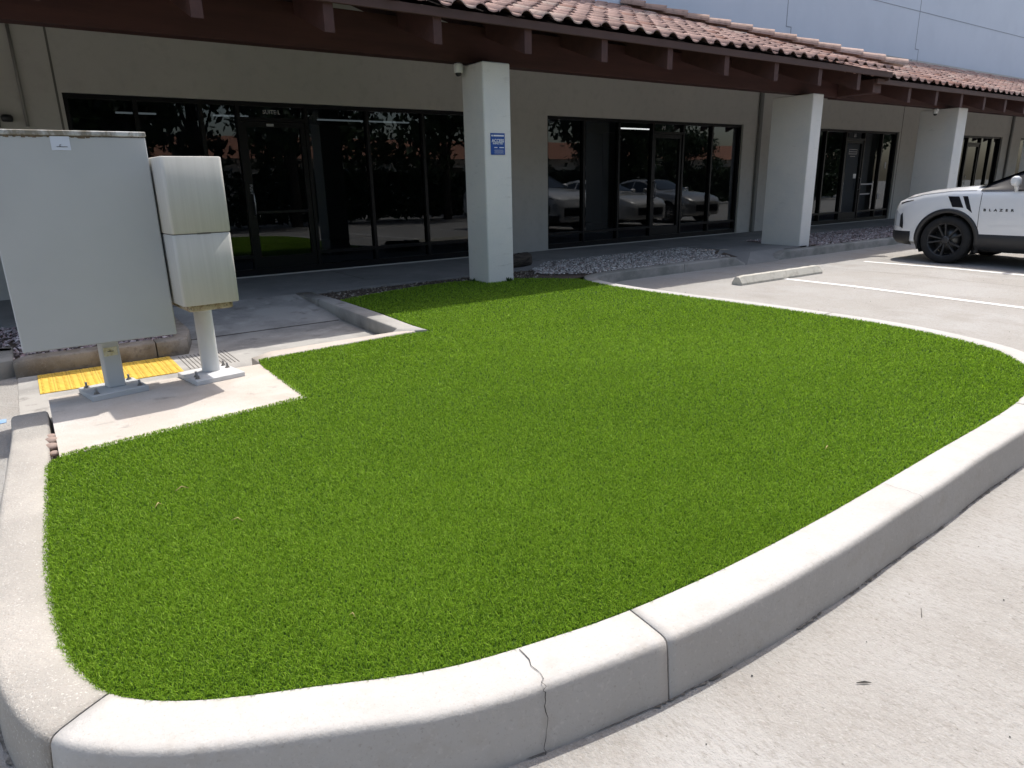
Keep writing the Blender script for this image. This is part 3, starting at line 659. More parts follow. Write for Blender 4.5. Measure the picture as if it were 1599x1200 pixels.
m = MB(); m.box(13.0, 13.28, 6.99, 7.655, 2.80, 3.03, b=.003); m.build('corner_block', M['rafter'], B, True)
m = MB()
m.quad((-9, 6.86, zl(6.86)-.08), (13.28, 6.86, zl(6.86)-.08), (9.9, YW, zl(YW)-.08), (-9, YW, zl(YW)-.08))
m.quad((13.28, 6.96, zr(6.96)-.08), (45, 6.96, zr(6.96)-.08), (45, YW, zr(YW)-.08), (9.85, YW, zr(YW)-.08))
m.build('roof_deck', M['deck'], B, True, recalc=False)
# tiles
def tile_field(name, x0, x1, ye, zf, yend, clip=None, per=.300, expo=.345, seed=1, amp=.051):
    r_ = random.Random(seed); cosl = 1/math.sqrt(1+SL*SL); dy = expo*cosl; m = MB(); nc = int(math.ceil((yend-ye)/dy)); ncol = int((x1-x0)/per)
    prof = []
    for q in range(13):
        u = q/12
        if u < .56: h = math.sin(math.pi*u/.56); h = h**.8*amp
        else: h = -math.sin(math.pi*(u-.56)/.44)*.014
        prof.append((u, h))
    for c in range(nc):
        ya = ye+c*dy-.0; yb = min(ya+dy*1.18, yend+.05)
        for k in range(ncol):
            xa = x0+k*per
            if clip and xa > clip(ya): continue
            g = r_.gauss(0, 1); base = (.35+.05*g, .225+.035*g, .19+.03*g)
            if r_.random() < .14: base = (.42, .31, .26)
            if r_.random() < .10: base = (.31, .165, .125)
            base = tuple(max(.05, b_) for b_ in base); lift = .030+r_.uniform(-.007, .010); jx = r_.uniform(-.008, .008); jy = r_.uniform(-.012, .012)
            top = []; bot = []; mid = []
            for u, h in prof:
                x = xa+u*per+jx; y1_ = ya+jy; y2_ = yb
                if clip: x_a = min(x, clip(y1_)); x_b = min(x, clip(y2_))
                else: x_a = x_b = x
                top.append((x_a, y1_, zf(y1_)+h+lift)); mid.append((x_b, y2_, zf(y2_)+h+.004)); bot.append((x_a, y1_+.002, zf(y1_)+h+lift-.017))
            m.ring([bot, top, mid], closed=False, caps=False, smooth=True, col=base)
    return m.build(name, M['tile'], B, True, recalc=False)
tile_field('roof_tiles', -6.1, 13.45, 6.78, zl, YW+.15, clip=lambda y: 13.38-(y-6.82)*1.0, seed=2)
tile_field('roof_tiles', 11.6, 44.3, 6.88, zr, YW+.18, seed=3)
nh = 13; a = Vector((13.44, 6.70, 3.19)); b = Vector((9.9, 10.24, zl(10.24)+.06))
for k in range(nh):
    p = a+(b-a)*(k/nh); q = a+(b-a)*((k+1.12)/nh); d = (b-a).normalized(); s = d.cross(Vector((0, 0, 1))).normalized(); up = s.cross(d)
    m = MB(); rr = [.115, .10]; rings = []
    for e, (pt, r0) in enumerate(((p, .118), (q, .098))):
        rings.append([pt+s*math.cos(t)*r0+up*(math.sin(t)*r0+(.035 if e == 0 else .01)) for t in [math.pi*j/10 for j in range(11)]]+[pt+s*math.cos(t)*(r0-.018)+up*(math.sin(t)*(r0-.018)+(.035 if e == 0 else .01)) for t in [math.pi*(10-j)/10 for j in range(11)]])
    rd = random.Random(k); g = rd.gauss(0, 1)*.03
    m.ring(rings, True, True, False, col=(.40+g, .28+g, .23+g)); m.build('ridge_tile', M['tile'], B, True)
# pipes on the wall
m = MB(); m.tube([(.325, YW-.03, 2.12), (.325, YW-.03, 3.22)], .017, 8); m.tube([(.05, YW-.03, .9), (.05, YW-.03, 3.3)], .017, 8); m.build('conduit', M['pipe'], B, True)
m = MB(); m.lathe([(.0, 0), (.05, .005), (.06, .03), (.06, .06), (.045, .08), (0, .085)], 14, Matrix.Translation((.14, YW-.08, 2.16))); m.build('wall_fitting', M['black_plastic'], B, True)
for x in (14.27, 28.3):
    m = MB(); m.box(x-.05, x+.05, YW-.075, YW-.005, .14, 3.3, b=.012); m.build('downspout', M['downspout'], B, True)
# canopy back face against rafters: ceiling strip of wall above is part of 'wall'

# ------------------------------------------------------------------ security cameras and sign
def sec_cam(x, y, z, label, mount_z):
    t = thing('security_camera', label, 'security camera', (x, y, z), 0, 'security cameras under the canopy beam')
    m = MB(); m.lathe([(0, .012), (.05, .012), (.056, .0), (.056, -.085), (.046, -.092), (0, -.092)], 20); m.build('housing', M['cam_white'], t)
    m = MB(); m.lathe([(.040, -.092), (.038, -.108), (.026, -.126), (0, -.132)], 18); m.build('dome', M['black_plastic'], t)
    m = MB(); m.box(-.02, .02, -.02, .02, .012, mount_z, b=.003); m.build('mount', M['cam_white'], t)
sec_cam(4.735, 7.72, 2.762, 'small white dome camera hanging under the beam just left of the first pillar', .022)
sec_cam(17.12, 7.72, 2.745, 'small white dome camera beside the third pillar, beyond the white SUV hood', .022)
t = thing('access_sign', 'small blue access notice with white lettering stuck on the first pillar', 'sign', (5.04, 7.352, 1.84))
m = MB(); m.box(4.935, 5.145, 7.352, 7.359, 1.71, 1.963); m.build('panel', M['sign'], t, True)
text_mesh('lettering', 'ACCESS', .052, M['white'], t, (5.04, 7.351, 1.873), bold=.0012)
text_mesh('lettering', 'INSPECTED', .030, M['white'], t, (5.04, 7.351, 1.842), bold=.0005)
m = MB(); yb = 7.3500
m.box(4.975, 5.13, yb, yb+.0015, 1.925, 1.942); m.box(4.985, 5.03, yb, yb+.0015, 1.79, 1.80); m.box(5.06, 5.13, yb, yb+.0015, 1.79, 1.80)
for k in range(4): m.box(4.985, 5.125-.01*(k % 2), yb, yb+.0015, 1.728+k*.012, 1.7305+k*.012)
m.lathe([(0, 0), (.011, 0), (.011, .0015), (0, .0015)], 12, Matrix.Translation((4.955, yb, 1.933)) @ Matrix.Rotation(R(-90), 4, 'X'))
m.build('print', M['white'], t, True)

# ------------------------------------------------------------------ electrical cabinet (large) and pedestal (small)
c = thing('electrical_cabinet', 'large grey metal electrical cabinet on a square post, rust under its top rim', 'electrical cabinet', (.33, 4.9, G-.004))
m = MB(); m.box(-.10, .716, 4.73, 5.04, .487, 1.673, b=.006); m.build('body', M['cabinet'], c, True)
m = MB(); m.box(-.104, .720, 4.722, 5.047, 1.675, 1.703, b=.004); m.build('top_rim', M['cabinet_rim'], c, True)
m = MB(); rd = random.Random(4); xq = -.09
while xq < .70:
    wq = rd.uniform(.004, .02); hq = rd.uniform(.002, .010)*(1.3 if xq < .42 else .35)
    m.box(xq, xq+wq, 4.7285, 4.731, 1.6735-hq, 1.6735); xq += wq
m.build('rust_line', M['grime'], c, True)
m = MB(); m.box(.239, .331, 4.7275, 4.7295, 1.597, 1.671); m.build('sticker', plain('pale sticker', (.58, .62, .70), .5), c, True)
m = MB(); m.box(.264, .316, 4.7262, 4.7274, 1.614, 1.617); m.box(.279, .282, 4.7262, 4.7274, 1.617, 1.627); m.box(.282, .288, 4.7262, 4.7274, 1.6255, 1.6275); m.build('sticker_mark', M['crack'], c, True)
cp = Matrix.Translation((.338, 4.93, 0)) @ Matrix.Rotation(R(8), 4, 'Z')
m = MB(); m.box(-.05, .05, -.05, .05, G+.03, .486, cp, .006); m.build('post', M['post'], c, True)
m = MB(); m.box(-.042, .036, -.0515, -.0505, .375, .43, cp); pm = m.build('post_sticker', layered('yellowed sticker', (.55, .5, .3), [((.7, .68, .55), 40, .4, .6, .8, 3)], .7), c, True)
m = MB(); m.box(-.02, .015, -.0528, -.0518, .402, .406, cp); m.box(-.006, -.003, -.0528, -.0518, .406, .415, cp); m.build('sticker_mark', M['crack'], c, True)
cp2 = Matrix.Translation((.325, 4.905, 0)) @ Matrix.Rotation(R(10.5), 4, 'Z')
m = MB(); m.box(-.163, .163, -.145, .15, G-.004, G+.032, cp2, .003); m.build('base_plate', M['post'], c, True)
def bolt(par, mat4, x, y, z):
    m = MB(); mm = mat4 @ Matrix.Translation((x, y, z))
    m.lathe([(.013, 0), (.013, .012), (.0, .012)], 6, mm, smooth=False); m.lathe([(.007, .01), (.007, .036), (0, .037)], 8, mm); m.lathe([(.018, 0), (.018, .002), (0, .002)], 12, mm)
    m.build('bolt', M['bolt'], par, True)
for sx in (-.125, .125):
    for sy in (-.10, .11): bolt(c, cp2, sx, sy, G+.032)
p = thing('utility_pedestal', 'narrow weathered beige utility box on a round white pole, right of the large cabinet', 'utility box', (.93, 4.95, G-.004))
pm4 = Matrix.Translation((.915, 4.535, 0)) @ Matrix.Rotation(R(4), 4, 'Z')
def rbox(m, x0, x1, y0, y1, z0, z1, r_, mat4, top=.008):
    pts = []
    for cx_, cy_, a0 in ((x1-r_, y1-r_, 0), (x0+r_, y1-r_, 90), (x0+r_, y0+r_, 180), (x1-r_, y0+r_, 270)):
        for k in range(5): a_ = R(a0+k*22.5); pts.append((cx_+r_*math.cos(a_), cy_+r_*math.sin(a_)))
    cx0, cy0 = (x0+x1)/2, (y0+y1)/2
    def rg(s, z): return [mat4 @ Vector((cx0+(x-cx0)*(1-s/(x1-x0)*2), cy0+(y-cy0)*(1-s/(y1-y0)*2), z)) for x, y in pts]
    m.ring([rg(top, z0), rg(0, z0+top), rg(0, z1-top), rg(top, z1)], True, True, True)
m = MB(); rbox(m, -.172, .172, 0, .50, 1.1175, 1.560, .022, pm4, .005); m.build('upper_cover', M['pedestal'], p, True)
m = MB(); rbox(m, -.170, .170, .002, .498, .682, 1.1125, .022, pm4, .004); m.build('lower_cover', M['pedestal'], p, True)
m = MB(); rbox(m, -.166, .166, .006, .494, 1.10, 1.13, .02, pm4, .001); m.build('seam_band', M['seam'], p, True)
m = MB(); m.box(-.03, .05, .0015, .01, 1.111, 1.119, pm4); m.build('latch', M['seam'], p, True)
m = MB(); rbox(m, -.135, .138, .04, .46, .640, .684, .02, pm4, .006); m.build('rusty_base', M['rust'], p, True)
m = MB(); m.lathe([(.058, G+.03), (.058, .645)], 28, Matrix.Translation((.925, 4.945, 0))); m.build('pole', M['pole'], p, True)
pm5 = Matrix.Translation((.912, 4.885, 0)) @ Matrix.Rotation(R(9.5), 4, 'Z')
m = MB(); m.box(-.163, .163, -.165, .175, G-.004, G+.028, pm5, .003); m.build('base_plate', M['pole'], p, True)
for sx, sy in ((-.13, -.10), (-.115, -.04), (.13, .04), (.135, .12)): bolt(p, pm5, sx, sy, G+.028)

# ------------------------------------------------------------------ stones, log, weeds, litter
def stone(x, y, z, s, label, rx_=1.3, seed=0):
    m = MB(); r_ = random.Random(seed); n = 12; rings = []
    for i in range(1, 8):
        ph = math.pi*i/8; rings.append([(x+s*rx_*math.sin(ph)*math.cos(a_)*(1+.08*math.sin(2*a_+seed)), y+s*math.sin(ph)*math.sin(a_)*(1+.06*math.cos(3*a_)), z+s*.62*math.cos(ph)) for a_ in [2*math.pi*k/n for k in range(n)]])
    m.ring(rings, True, True, True); return tag(m.build('river_stone', M['stone']), label, 'stone', 'stones in the gap beside the pad')
stone(-.050, 4.215, .118, .030, 'topmost pinkish pebble in the gap between left kerb and pad', 1.0, 1)
stone(-.052, 4.13, .122, .036, 'largest rounded pebble in the gap beside the pad', .9, 2)
stone(-.055, 4.035, .120, .034, 'greyish pebble lying in front of the largest one in the gap', 1.05, 3)
stone(-.048, 3.955, .108, .024, 'smallest dark pebble, nearest the turf, in the gap', 1.1, 4)
m = MB(); rd = random.Random(3); ax = []
for k in range(9):
    t_ = k/8; pt = Vector((5.75+.62*t_, 8.42+.12*t_, .235)); ax.append([pt+Vector((0, math.cos(a_), math.sin(a_)))*(.105+.010*math.sin(5*a_+k)+rd.uniform(-.006, .006)) for a_ in [2*math.pi*j/18 for j in range(18)]])
m.ring(ax, True, True, True); tag(m.build('log', M['bark']), 'short dark log lying on the gravel behind the first pillar', 'log')
def weed(x, y, n, s, label, seed):
    r_ = random.Random(seed); m = MB()
    for k in range(n):
        a_ = r_.uniform(0, 6.28); l = s*r_.uniform(.5, 1.1); el = r_.uniform(.2, 1.2); b_ = Vector((x+r_.uniform(-.5, .5)*s, y+r_.uniform(-.25, .25)*s, G-.01)); d = Vector((math.cos(a_)*math.cos(el), math.sin(a_)*math.cos(el), math.sin(el))); sd_ = Vector((-math.sin(a_), math.cos(a_), 0))*l*.16
        m.add([b_, b_+d*l*.5+sd_, b_+d*l, b_+d*l*.5-sd_], [(0, 1, 2, 3)], (r_.uniform(.2, .8),)*3)
    tag(m.build('weed', M['weed'], recalc=False), label, 'weed', 'weeds at the foot of the first pillar')
weed(5.14, 7.31, 46, .075, 'leafy weed clump against the right corner foot of the first pillar', 1)
weed(4.80, 7.66, 34, .06, 'small dark weed clump against the left face foot of the first pillar', 2)
m = MB(); stone_l = m.tube([(1.765, .785, -.056), (1.785, .772, -.054), (1.80, .760, -.056)], [.001, .003, .0008], 6); tag(m.build('leaf_scrap', M['crack']), 'small dark leaf scrap lying on the bright pavement in front of the kerb', 'leaf')
m = MB(); m.tube([(2.24, .82, -.057), (2.29, .845, -.057)], .0012, 5); tag(m.build('twig', M['joint']), 'thin twig on the bright pavement right of the leaf scrap', 'twig')
rd = random.Random(12); m = MB()
for k in range(90):
    x = rd.uniform(.6, 11); y = rd.uniform(-.2, 1.0) if x < 6 else rd.uniform(1.2, 6.2); s_ = rd.uniform(.0015, .005)*(1 if x < 6 else 2.2)
    zg = gz(y); m.add([(x-s_, y, zg+.002), (x, y-s_*.6, zg+.002), (x+s_*1.2, y, zg+.002), (x, y+s_*.6, zg+.003+s_*.4)], [(0, 1, 2, 3)])
tag(m.build('grit', M['crack'], recalc=False), 'dark grit specks scattered over the pale parking concrete', 'grit', kind='stuff')
# wheel stop
ws = thing('wheel_stop', 'concrete wheel stop lying on the parking lot across the white line end', 'wheel stop', (8.6, 5.65, 0))
m = MB(); rings = []
for k in range(25):
    x = 7.70+1.84*k/24; j = random.Random(k).uniform(-.003, .003); e = 1 if 0 < k < 24 else .86; y0_ = 5.655-(x-8.6)*.02
    pr = [(-.082, 0), (-.082, .028), (-.036*e, .112*e+j), (-.02, .118*e+j), (.02, .118*e+j), (.036, .112*e+j), (.082, .03), (.082, 0)]
    rings.append([(x, y0_+a_, z) for a_, z in pr])
m.ring(rings, True, True, False); m.build('body', layered('wheel stop concrete', (.50, .48, .42), [((.34, .32, .27), 9, .5, .66, .7, 6), ((.2, .18, .15), 40, .62, .72, .6, 4)], .9, [(60, .5, .004)]), ws, True)

# ------------------------------------------------------------------ cars
def car(kind, name, label, ox, oy, paint, group='cars parked facing the building'):
    """nose towards +Y; ox centre, oy nose position offset"""
    t = thing(name, label, 'SUV' if kind == 'suv' else 'car', (ox, oy, 0), 0, group)
    if kind == 'suv':
        S = dict(y=[-4.86, -4.80, -4.5, -4.1, -3.4, -2.7, -2.1, -1.72, -1.32, -.95, -.55, -.27, -.12, -.03, 0],
            w=[.70, .80, .90, .935, .955, .955, .955, .95, .945, .945, .935, .885, .81, .70, .60],
            zu=[.42, .36, .30, .26, .25, .25, .25, .25, .26, .27, .27, .28, .29, .31, .34],
            zb=[1.05, 1.08, 1.12, 1.12, 1.11, 1.10, 1.10, 1.105, 1.115, 1.105, 1.055, .985, .935, .88, .83],
            zt=[1.09, 1.30, 1.50, 1.60, 1.65, 1.64, 1.54, 1.38, 1.205, 1.175, 1.13, 1.07, 1.0, .93, .87],
            wr=[.60, .60, .60, .62, .63, .64, .66, .69, .76, .76, .75, .70, .64, .56, .46])
        wy = (-.95, -3.81); wrad = .368; arch = .425; roofr = (-4.6, -1.5)
    else:
        S = dict(y=[-4.6, -4.54, -4.25, -3.9, -3.3, -2.8, -2.3, -1.85, -1.35, -.95, -.55, -.25, -.11, -.03, 0],
            w=[.68, .78, .86, .89, .91, .91, .91, .91, .905, .90, .885, .84, .77, .68, .6],
            zu=[.40, .32, .26, .22, .21, .21, .21, .21, .22, .22, .22, .22, .23, .25, .28],
            zb=[.88, .95, .99, .99, .97, .96, .95, .95, .94, .92, .87, .79, .72, .66, .62],
            zt=[.90, 1.0, 1.06, 1.14, 1.36, 1.42, 1.38, 1.22, 1.02, .99, .94, .86, .78, .70, .65],
            wr=[.58, .60, .60, .58, .58, .60, .62, .66, .74, .74, .72, .66, .6, .52, .44])
        wy = (-.88, -3.6); wrad = .33; arch = .385; roofr = (-3.9, -1.4)
    def ip(k, y): return float(np.interp(y, S['y'], S[k]))
    zm = .48 if kind == 'suv' else .40
    def side_x(y, z):
        w_ = ip('w', y); zu = ip('zu', y); zb = ip('zb', y); zt = ip('zt', y); wr = ip('wr', y)
        pz = [zu, zu+.05, zm, (zm+zb)/2+.05, zb-.06, zb, zb+.03, max(zt-.06, zb+.035), zt]
        px = [w_-.10, w_-.03, w_-.012, w_, w_-.028, w_-.06, w_-.085, wr, wr-.25]
        return float(np.interp(z, pz, px))
    ys = []
    for a_, b_ in zip(S['y'], S['y'][1:]):
        n_ = max(1, int((b_-a_)/.10)); ys += [a_+(b_-a_)*k/n_ for k in range(n_)]
    ys.append(S['y'][-1]); rings = []
    for y in ys:
        zu, zb, zt, w_, wr = (ip(k, y) for k in ('zu', 'zb', 'zt', 'w', 'wr'))
        zs_ = [zu, zu+.05, zm-.1, zm, (zm+zb)/2-.08, (zm+zb)/2+.05, zb-.12, zb-.06, zb-.02, zb+.01, zb+.035]
        half = [(side_x(y, z), z) for z in zs_]
        zq = max(zt-.06, zb+.037)
        for k in range(1, 5): z_ = zs_[10]+(zq-zs_[10])*k/4; half.append((side_x(y, z_), z_))
        crown = [(wr*.90, zt-.022), (wr*.72, zt-.008), (wr*.4, zt), (0, zt+.004)]
        half += crown
        rings.append([(x, y, z) for x, z in half]+[(-x, y, z) for x, z in reversed(half[:-1])])
    m = MB(); m.ring(rings, True, True, True); body = m.build('body', M[paint], t)
    # cut wheel arches
    cut = MB()
    for y in wy: cut.lathe([(arch, -1.2), (arch, 1.2)], 40, Matrix.Translation((0, y, wrad)) @ Matrix.Rotation(R(90), 4, 'Y'), caps=True)
    co = cut.build('cutter', M['trim']); co.location = (ox, oy, 0)
    md = body.modifiers.new('b', 'BOOLEAN'); md.operation = 'DIFFERENCE'; md.object = co; md.solver = 'EXACT'
    bpy.context.view_layer.update()
    me = bpy.data.meshes.new_from_object(body.evaluated_get(DG())); body.modifiers.clear(); me.name = 'body'; me.materials.clear(); me.materials.append(M[paint]); body.data = me
    bpy.data.objects.remove(co)
    for pl in me.polygons: pl.use_smooth = True; pl.material_index = 0
    try: me.set_sharp_from_angle(angle=R(38))
    except Exception: pass
    # patches lying on the side surface (windows, lines, stripes)
    def patch(name, mat, poly, off=.004, par=t, sides=(-1, 1), nu=8, nv=8):
        for s in sides:
            m = MB(); P = [Vector(q) for q in poly]  # quad in (y,z)
            g = []
            for i in range(nu+1):
                for j in range(nv+1):
                    u, v = i/nu, j/nv; q = P[0]*(1-u)*(1-v)+P[1]*u*(1-v)+P[2]*u*v+P[3]*(1-u)*v
                    g.append((s*(side_x(q[0], q[1])+off), q[0], q[1]))
            m.add(g, [(i*(nv+1)+j, (i+1)*(nv+1)+j, (i+1)*(nv+1)+j+1, i*(nv+1)+j+1) for i in range(nu) for j in range(nv)], None, True)
            m.build(name, mat, par, recalc=False)
    dark = M['car_glass']
    if kind == 'suv':
        patch('side_window', M['teal_glass'], [(-1.95, 1.125), (-2.75, 1.125), (-2.75, 1.52), (-2.22, 1.47)], .013)
        patch('side_window', dark, [(-2.82, 1.125), (-3.85, 1.135), (-3.75, 1.50), (-2.82, 1.53)], .013)
        patch('side_window', dark, [(-3.93, 1.14), (-4.45, 1.18), (-4.25, 1.42), (-3.84, 1.49)], .013)
        for s in (-1, 1):
            m = MB(); g = []
            for k in range(33):
                y = -1.34-3.2*k/32; zt = ip('zt', y); zlo = 1.112
                g.append([(s*(side_x(y, z)+.007), y, z) for z in (zlo, zlo+.03, zlo+.05, (zlo+zt-.05)/2, zt-.06)]+[(s*(ip('wr', y)*.93), y, zt-.004), (s*(ip('wr', y)*.80), y, zt+.008)])
            m.ring(g, False, False, True); m.build('window_trim', M['pillar_black'], t, recalc=False)
        patch('window_trim', M['gloss_black'], [(-1.33, 1.105), (-4.5, 1.122), (-4.5, 1.135), (-1.42, 1.125)], .010, nu=24)
        patch('door_line', M['crack'], [(-1.385, .49), (-1.392, .49), (-1.372, 1.08), (-1.365, 1.08)], .0025, nu=1, nv=16)
        patch('door_line', M['crack'], [(-2.74, .49), (-2.747, .49), (-2.747, 1.08), (-2.74, 1.08)], .0025, nu=1, nv=16)
        patch('fender_stripe', M['gloss_black'], [(-.995, .875), (-1.155, .865), (-1.065, 1.03), (-.905, 1.035)], .003)
        patch('fender_stripe', M['gloss_black'], [(-1.20, .855), (-1.285, .79), (-1.185, 1.035), (-1.115, 1.035)], .003)
        patch('character_line', M['suv'], [(-1.5, .60), (-3.3, .66), (-3.3, .668), (-1.5, .608)], .004, nu=16, nv=1)
        for s in (-1, 1):
            m = MB(); g = []
            for k in range(25):
                y = -.26-1.02*k/24; zc_ = ip('zb', y)+.004
                g.append([(s*(side_x(y, zc_+dz)+.0025), y, zc_+dz) for dz in (0, .006)])
            m.ring(g, False, False, True); m.build('hood_line', M['crack'], t, recalc=False)
        # black lower cladding
        for s in (-1, 1):
            for y0_, y1_ in ((wy[0]-arch-.02, wy[1]+arch+.02), (-.40, -.03), (-4.82, wy[1]-arch+.0)):
                m = MB(); rg = []; n_ = 14
                for k in range(n_+1):
                    y = y0_+(y1_-y0_)*k/n_; zu = ip('zu', y)
                    rg.append([(s*(side_x(y, z)+o_), y, z) for z, o_ in ((zu-.02, -.02), (zu+.0, .012), (zu+.05, .014), (zm-.08, .012), (zm-.012, .010), (zm, .0))])
                m.ring(rg, False, False, True); m.build('cladding', M['trim'], t, recalc=False)
        for s in (-1, 1):
            for y in wy:
                m = MB(); rg = []
                for k in range(31):
                    a_ = R(-22)+R(224)*k/30; cy_, sy_ = math.cos(a_), math.sin(a_)
                    def pt(r0, off):
                        yy = y+cy_*r0; zz = wrad+sy_*r0; return (s*(side_x(min(yy, -.02), max(zz, ip('zu', min(yy, -.02)))+.0)+off), yy, zz)
                    x_in = s*(side_x(y, wrad+arch)-.10)
                    rg.append([(x_in, y+cy_*(arch-.012), wrad+sy_*(arch-.012)), (pt(arch-.008, .014)), (pt(arch+.03, .016)), (pt(arch+.055, .010)), (pt(arch+.058, -.004))])
                m.ring(rg, False, False, True); m.build('arch_trim', M['trim'], t, recalc=False)
    else:
        patch('side_window', dark, [(-1.75, .975), (-2.6, .985), (-2.6, 1.34), (-2.1, 1.27)])
        patch('side_window', dark, [(-2.66, .985), (-3.6, 1.01), (-3.3, 1.26), (-2.66, 1.34)])
        patch('door_line', M['crack'], [(-1.5, .3), (-1.508, .3), (-1.49, .93), (-1.48, .93)], .0025, nu=1, nv=12)
    # windshield and rear glass: patches on the top surface
    def top_patch(name, mat, y0_, y1_, wf, off=.006):
        m = MB(); rg = []
        for k in range(13):
            y = y0_+(y1_-y0_)*k/12; zt = ip('zt', y); wr = ip('wr', y)*wf
            rg.append([(wr*u, y, zt-(.02 if abs(u) > .95 else .006 if abs(u) > .7 else 0)+off) for u in (-1, -.8, -.4, 0, .4, .8, 1)])
        m.ring(rg, False, False, True); m.build(name, mat, t, recalc=False)
    if kind == 'suv': top_patch('windshield_frame', M['gloss_black'], -1.24, -2.22, 1.0, .008); top_patch('windshield', dark, -1.30, -2.14, .97, .012); top_patch('rear_window', dark, -4.74, -4.4, .9); top_patch('cowl', M['gloss_black'], -1.24, -1.36, .98, .008); top_patch('roof_panel', M['gloss_black'], -2.16, -4.3, .90, .008)
    else: top_patch('windshield', dark, -1.42, -2.2, .92, .010); top_patch('rear_window', dark, -3.9, -3.35, .9)
    # nose
    zc = .62 if kind == 'suv' else .52
    m = MB(); m.box(-.52, .52, -.012, .022, zc-.16, zc+.07, b=.01); gr = m.build('grille', M['black_plastic'], t)
    m = MB()
    for k in range(4): m.box(-.50, .50, .0225, .028, zc-.14+k*.055, zc-.128+k*.055)
    m.build('grille_bars', M['gloss_black'], gr)
    for s in (-1, 1):
        if kind == 'suv':
            m = MB(); q = [(s*(side_x(-.10, .80)-.0), -.09), (s*(side_x(-.33, .85)+.004), -.33)]
            vs = []
            for y, z0_, z1_ in ((-.07, .885, .90), (-.16, .905, .93), (-.26, .935, .955), (-.38, .965, .975)):
                vs += [(s*(side_x(y, z0_)+.006), y, z0_), (s*(side_x(y, z1_)+.006), y, z1_)]
            m.add(vs, [(2*i, 2*i+2, 2*i+3, 2*i+1) for i in range(3)]); m.build('running_light', M['gloss_black'], t, recalc=False)
            vs = []; m = MB()
            for y, z0_, z1_ in ((-.055, .56, .80), (-.12, .555, .80), (-.20, .545, .72), (-.235, .54, .60)): vs += [(s*(side_x(y, (z0_+z1_)/2)+.006), y, z0_), (s*(side_x(y, (z0_+z1_)/2)+.006), y, z1_)]
            m.add(vs, [(2*i, 2*i+2, 2*i+3, 2*i+1) for i in range(3)]); hl = m.build('headlight', M['lamp'], t, recalc=False)
            vs = []; m = MB()
            for y, z0_, z1_ in ((-.195, .545, .73), (-.235, .535, .60), (-.265, .515, .60), (-.232, .53, .77)): vs.append((s*(side_x(y, z1_)+.009), y, z1_)); vs.append((s*(side_x(y, z0_)+.009), y, z0_))
            m.add([vs[0], vs[6], vs[4], vs[5], vs[3], vs[1]], [(0, 1, 2, 3, 4, 5)]); m.build('bezel', M['black_plastic'], hl, recalc=False)
        else:
            m = MB(); vs = []
            for y, z0_, z1_ in ((-.02, .60, .66), (-.12, .62, .70), (-.30, .68, .75)): vs += [(s*(side_x(y, z0_)+.006), y, z0_), (s*(side_x(y, z1_)+.006), y, z1_)]
            m.add(vs, [(2*i, 2*i+2, 2*i+3, 2*i+1) for i in range(2)]); m.build('headlight', M['lamp'], t, recalc=False)
        # mirror
        my = -1.80 if kind == 'suv' else -1.75; mz = 1.235 if kind == 'suv' else 1.03; m = MB(); bx = side_x(my, mz-.1)
        rg = []
        for k, (dx, sy_, sz_) in enumerate(((.03, .03, .04), (.05, .055, .065), (.12, .07, .075), (.20, .065, .07), (.235, .04, .045))):
            rg.append([(s*(bx+dx), my-.02+sy_*math.cos(a_)*(1 if math.cos(a_) > 0 else .6), mz+.005*k+sz_*math.sin(a_)) for a_ in [2*math.pi*j/14 for j in range(14)]])
        m.ring(rg, True, True, True); mi = m.build('mirror', M[paint], t)
        m = MB(); m.box(s*bx-.01, s*bx+.01 if s > 0 else s*bx+.01, my-.03, my+.02, mz-.12, mz-.03)
        m = MB(); m.tube([(s*(bx-.02), my+.01, mz-.135), (s*(bx+.06), my, mz-.07), (s*(bx+.10), my, mz-.02)], [.035, .03, .03], 8); m.build('mirror_arm', M[paint], mi)
    m = MB(); m.box(-.70, .70, -4.4, -.5, .20, .42); m.build('underbody', M['tyre'], t)
    # arch liners and wheels
    for s in (-1, 1):
        for y in wy:
            m = MB(); rg = [[(s*x_, y+(arch-.004)*math.cos(a_), wrad+(arch-.004)*math.sin(a_)) for a_ in [R(-30)+R(240)*k/20 for k in range(21)]] for x_ in (.55, ip('w', y)-.03)]
            m.ring(rg, False, False, True); m.build('arch_liner', M['tyre'], t, recalc=False)
            xo = ip('w', y)-.002; mt = Matrix.Translation((s*xo, y, wrad)) @ Matrix.Rotation(R(90*s), 4, 'Y')
            m = MB(); tr = wrad
            m.lathe([(tr*.70, -.225), (tr*.80, -.235), (tr*.93, -.232), (tr*.985, -.21), (tr, -.17), (tr, -.065), (tr*.985, -.03), (tr*.94, -.006), (tr*.80, 0), (tr*.705, -.010), (tr*.69, -.03)], 48, mt)
            wh = m.build('wheel', M['tyre'], t)
            m = MB(); r1 = tr*.70
            m.lathe([(r1, -.012), (r1*.96, -.016), (r1*.93, -.05), (r1*.90, -.20)], 40, mt)
            for k in range(5):
                for da in (-.17, .17):
                    a_ = 2*math.pi*k/5+.3; mm = mt
                    c0 = Vector((.05*math.cos(a_+da*1.6), .05*math.sin(a_+da*1.6), -.045)); c1 = Vector((r1*.95*math.cos(a_+da*1.35), r1*.95*math.sin(a_+da*1.35), -.022))
                    d_ = (c1-c0).normalized(); p_ = Vector((-d_.y, d_.x, 0)).normalized(); pts_ = []
                    rgs = []
                    for f_, hw_ in ((0, .014), (.5, .015), (1, .02)):
                        q = c0.lerp(c1, f_); rgs.append([mm @ (q+p_*hw_+Vector((0, 0, -.012))), mm @ (q+p_*hw_*.6+Vector((0, 0, .006))), mm @ (q-p_*hw_*.6+Vector((0, 0, .006))), mm @ (q-p_*hw_+Vector((0, 0, -.012)))])
                    m.ring(rgs, True, True, False)
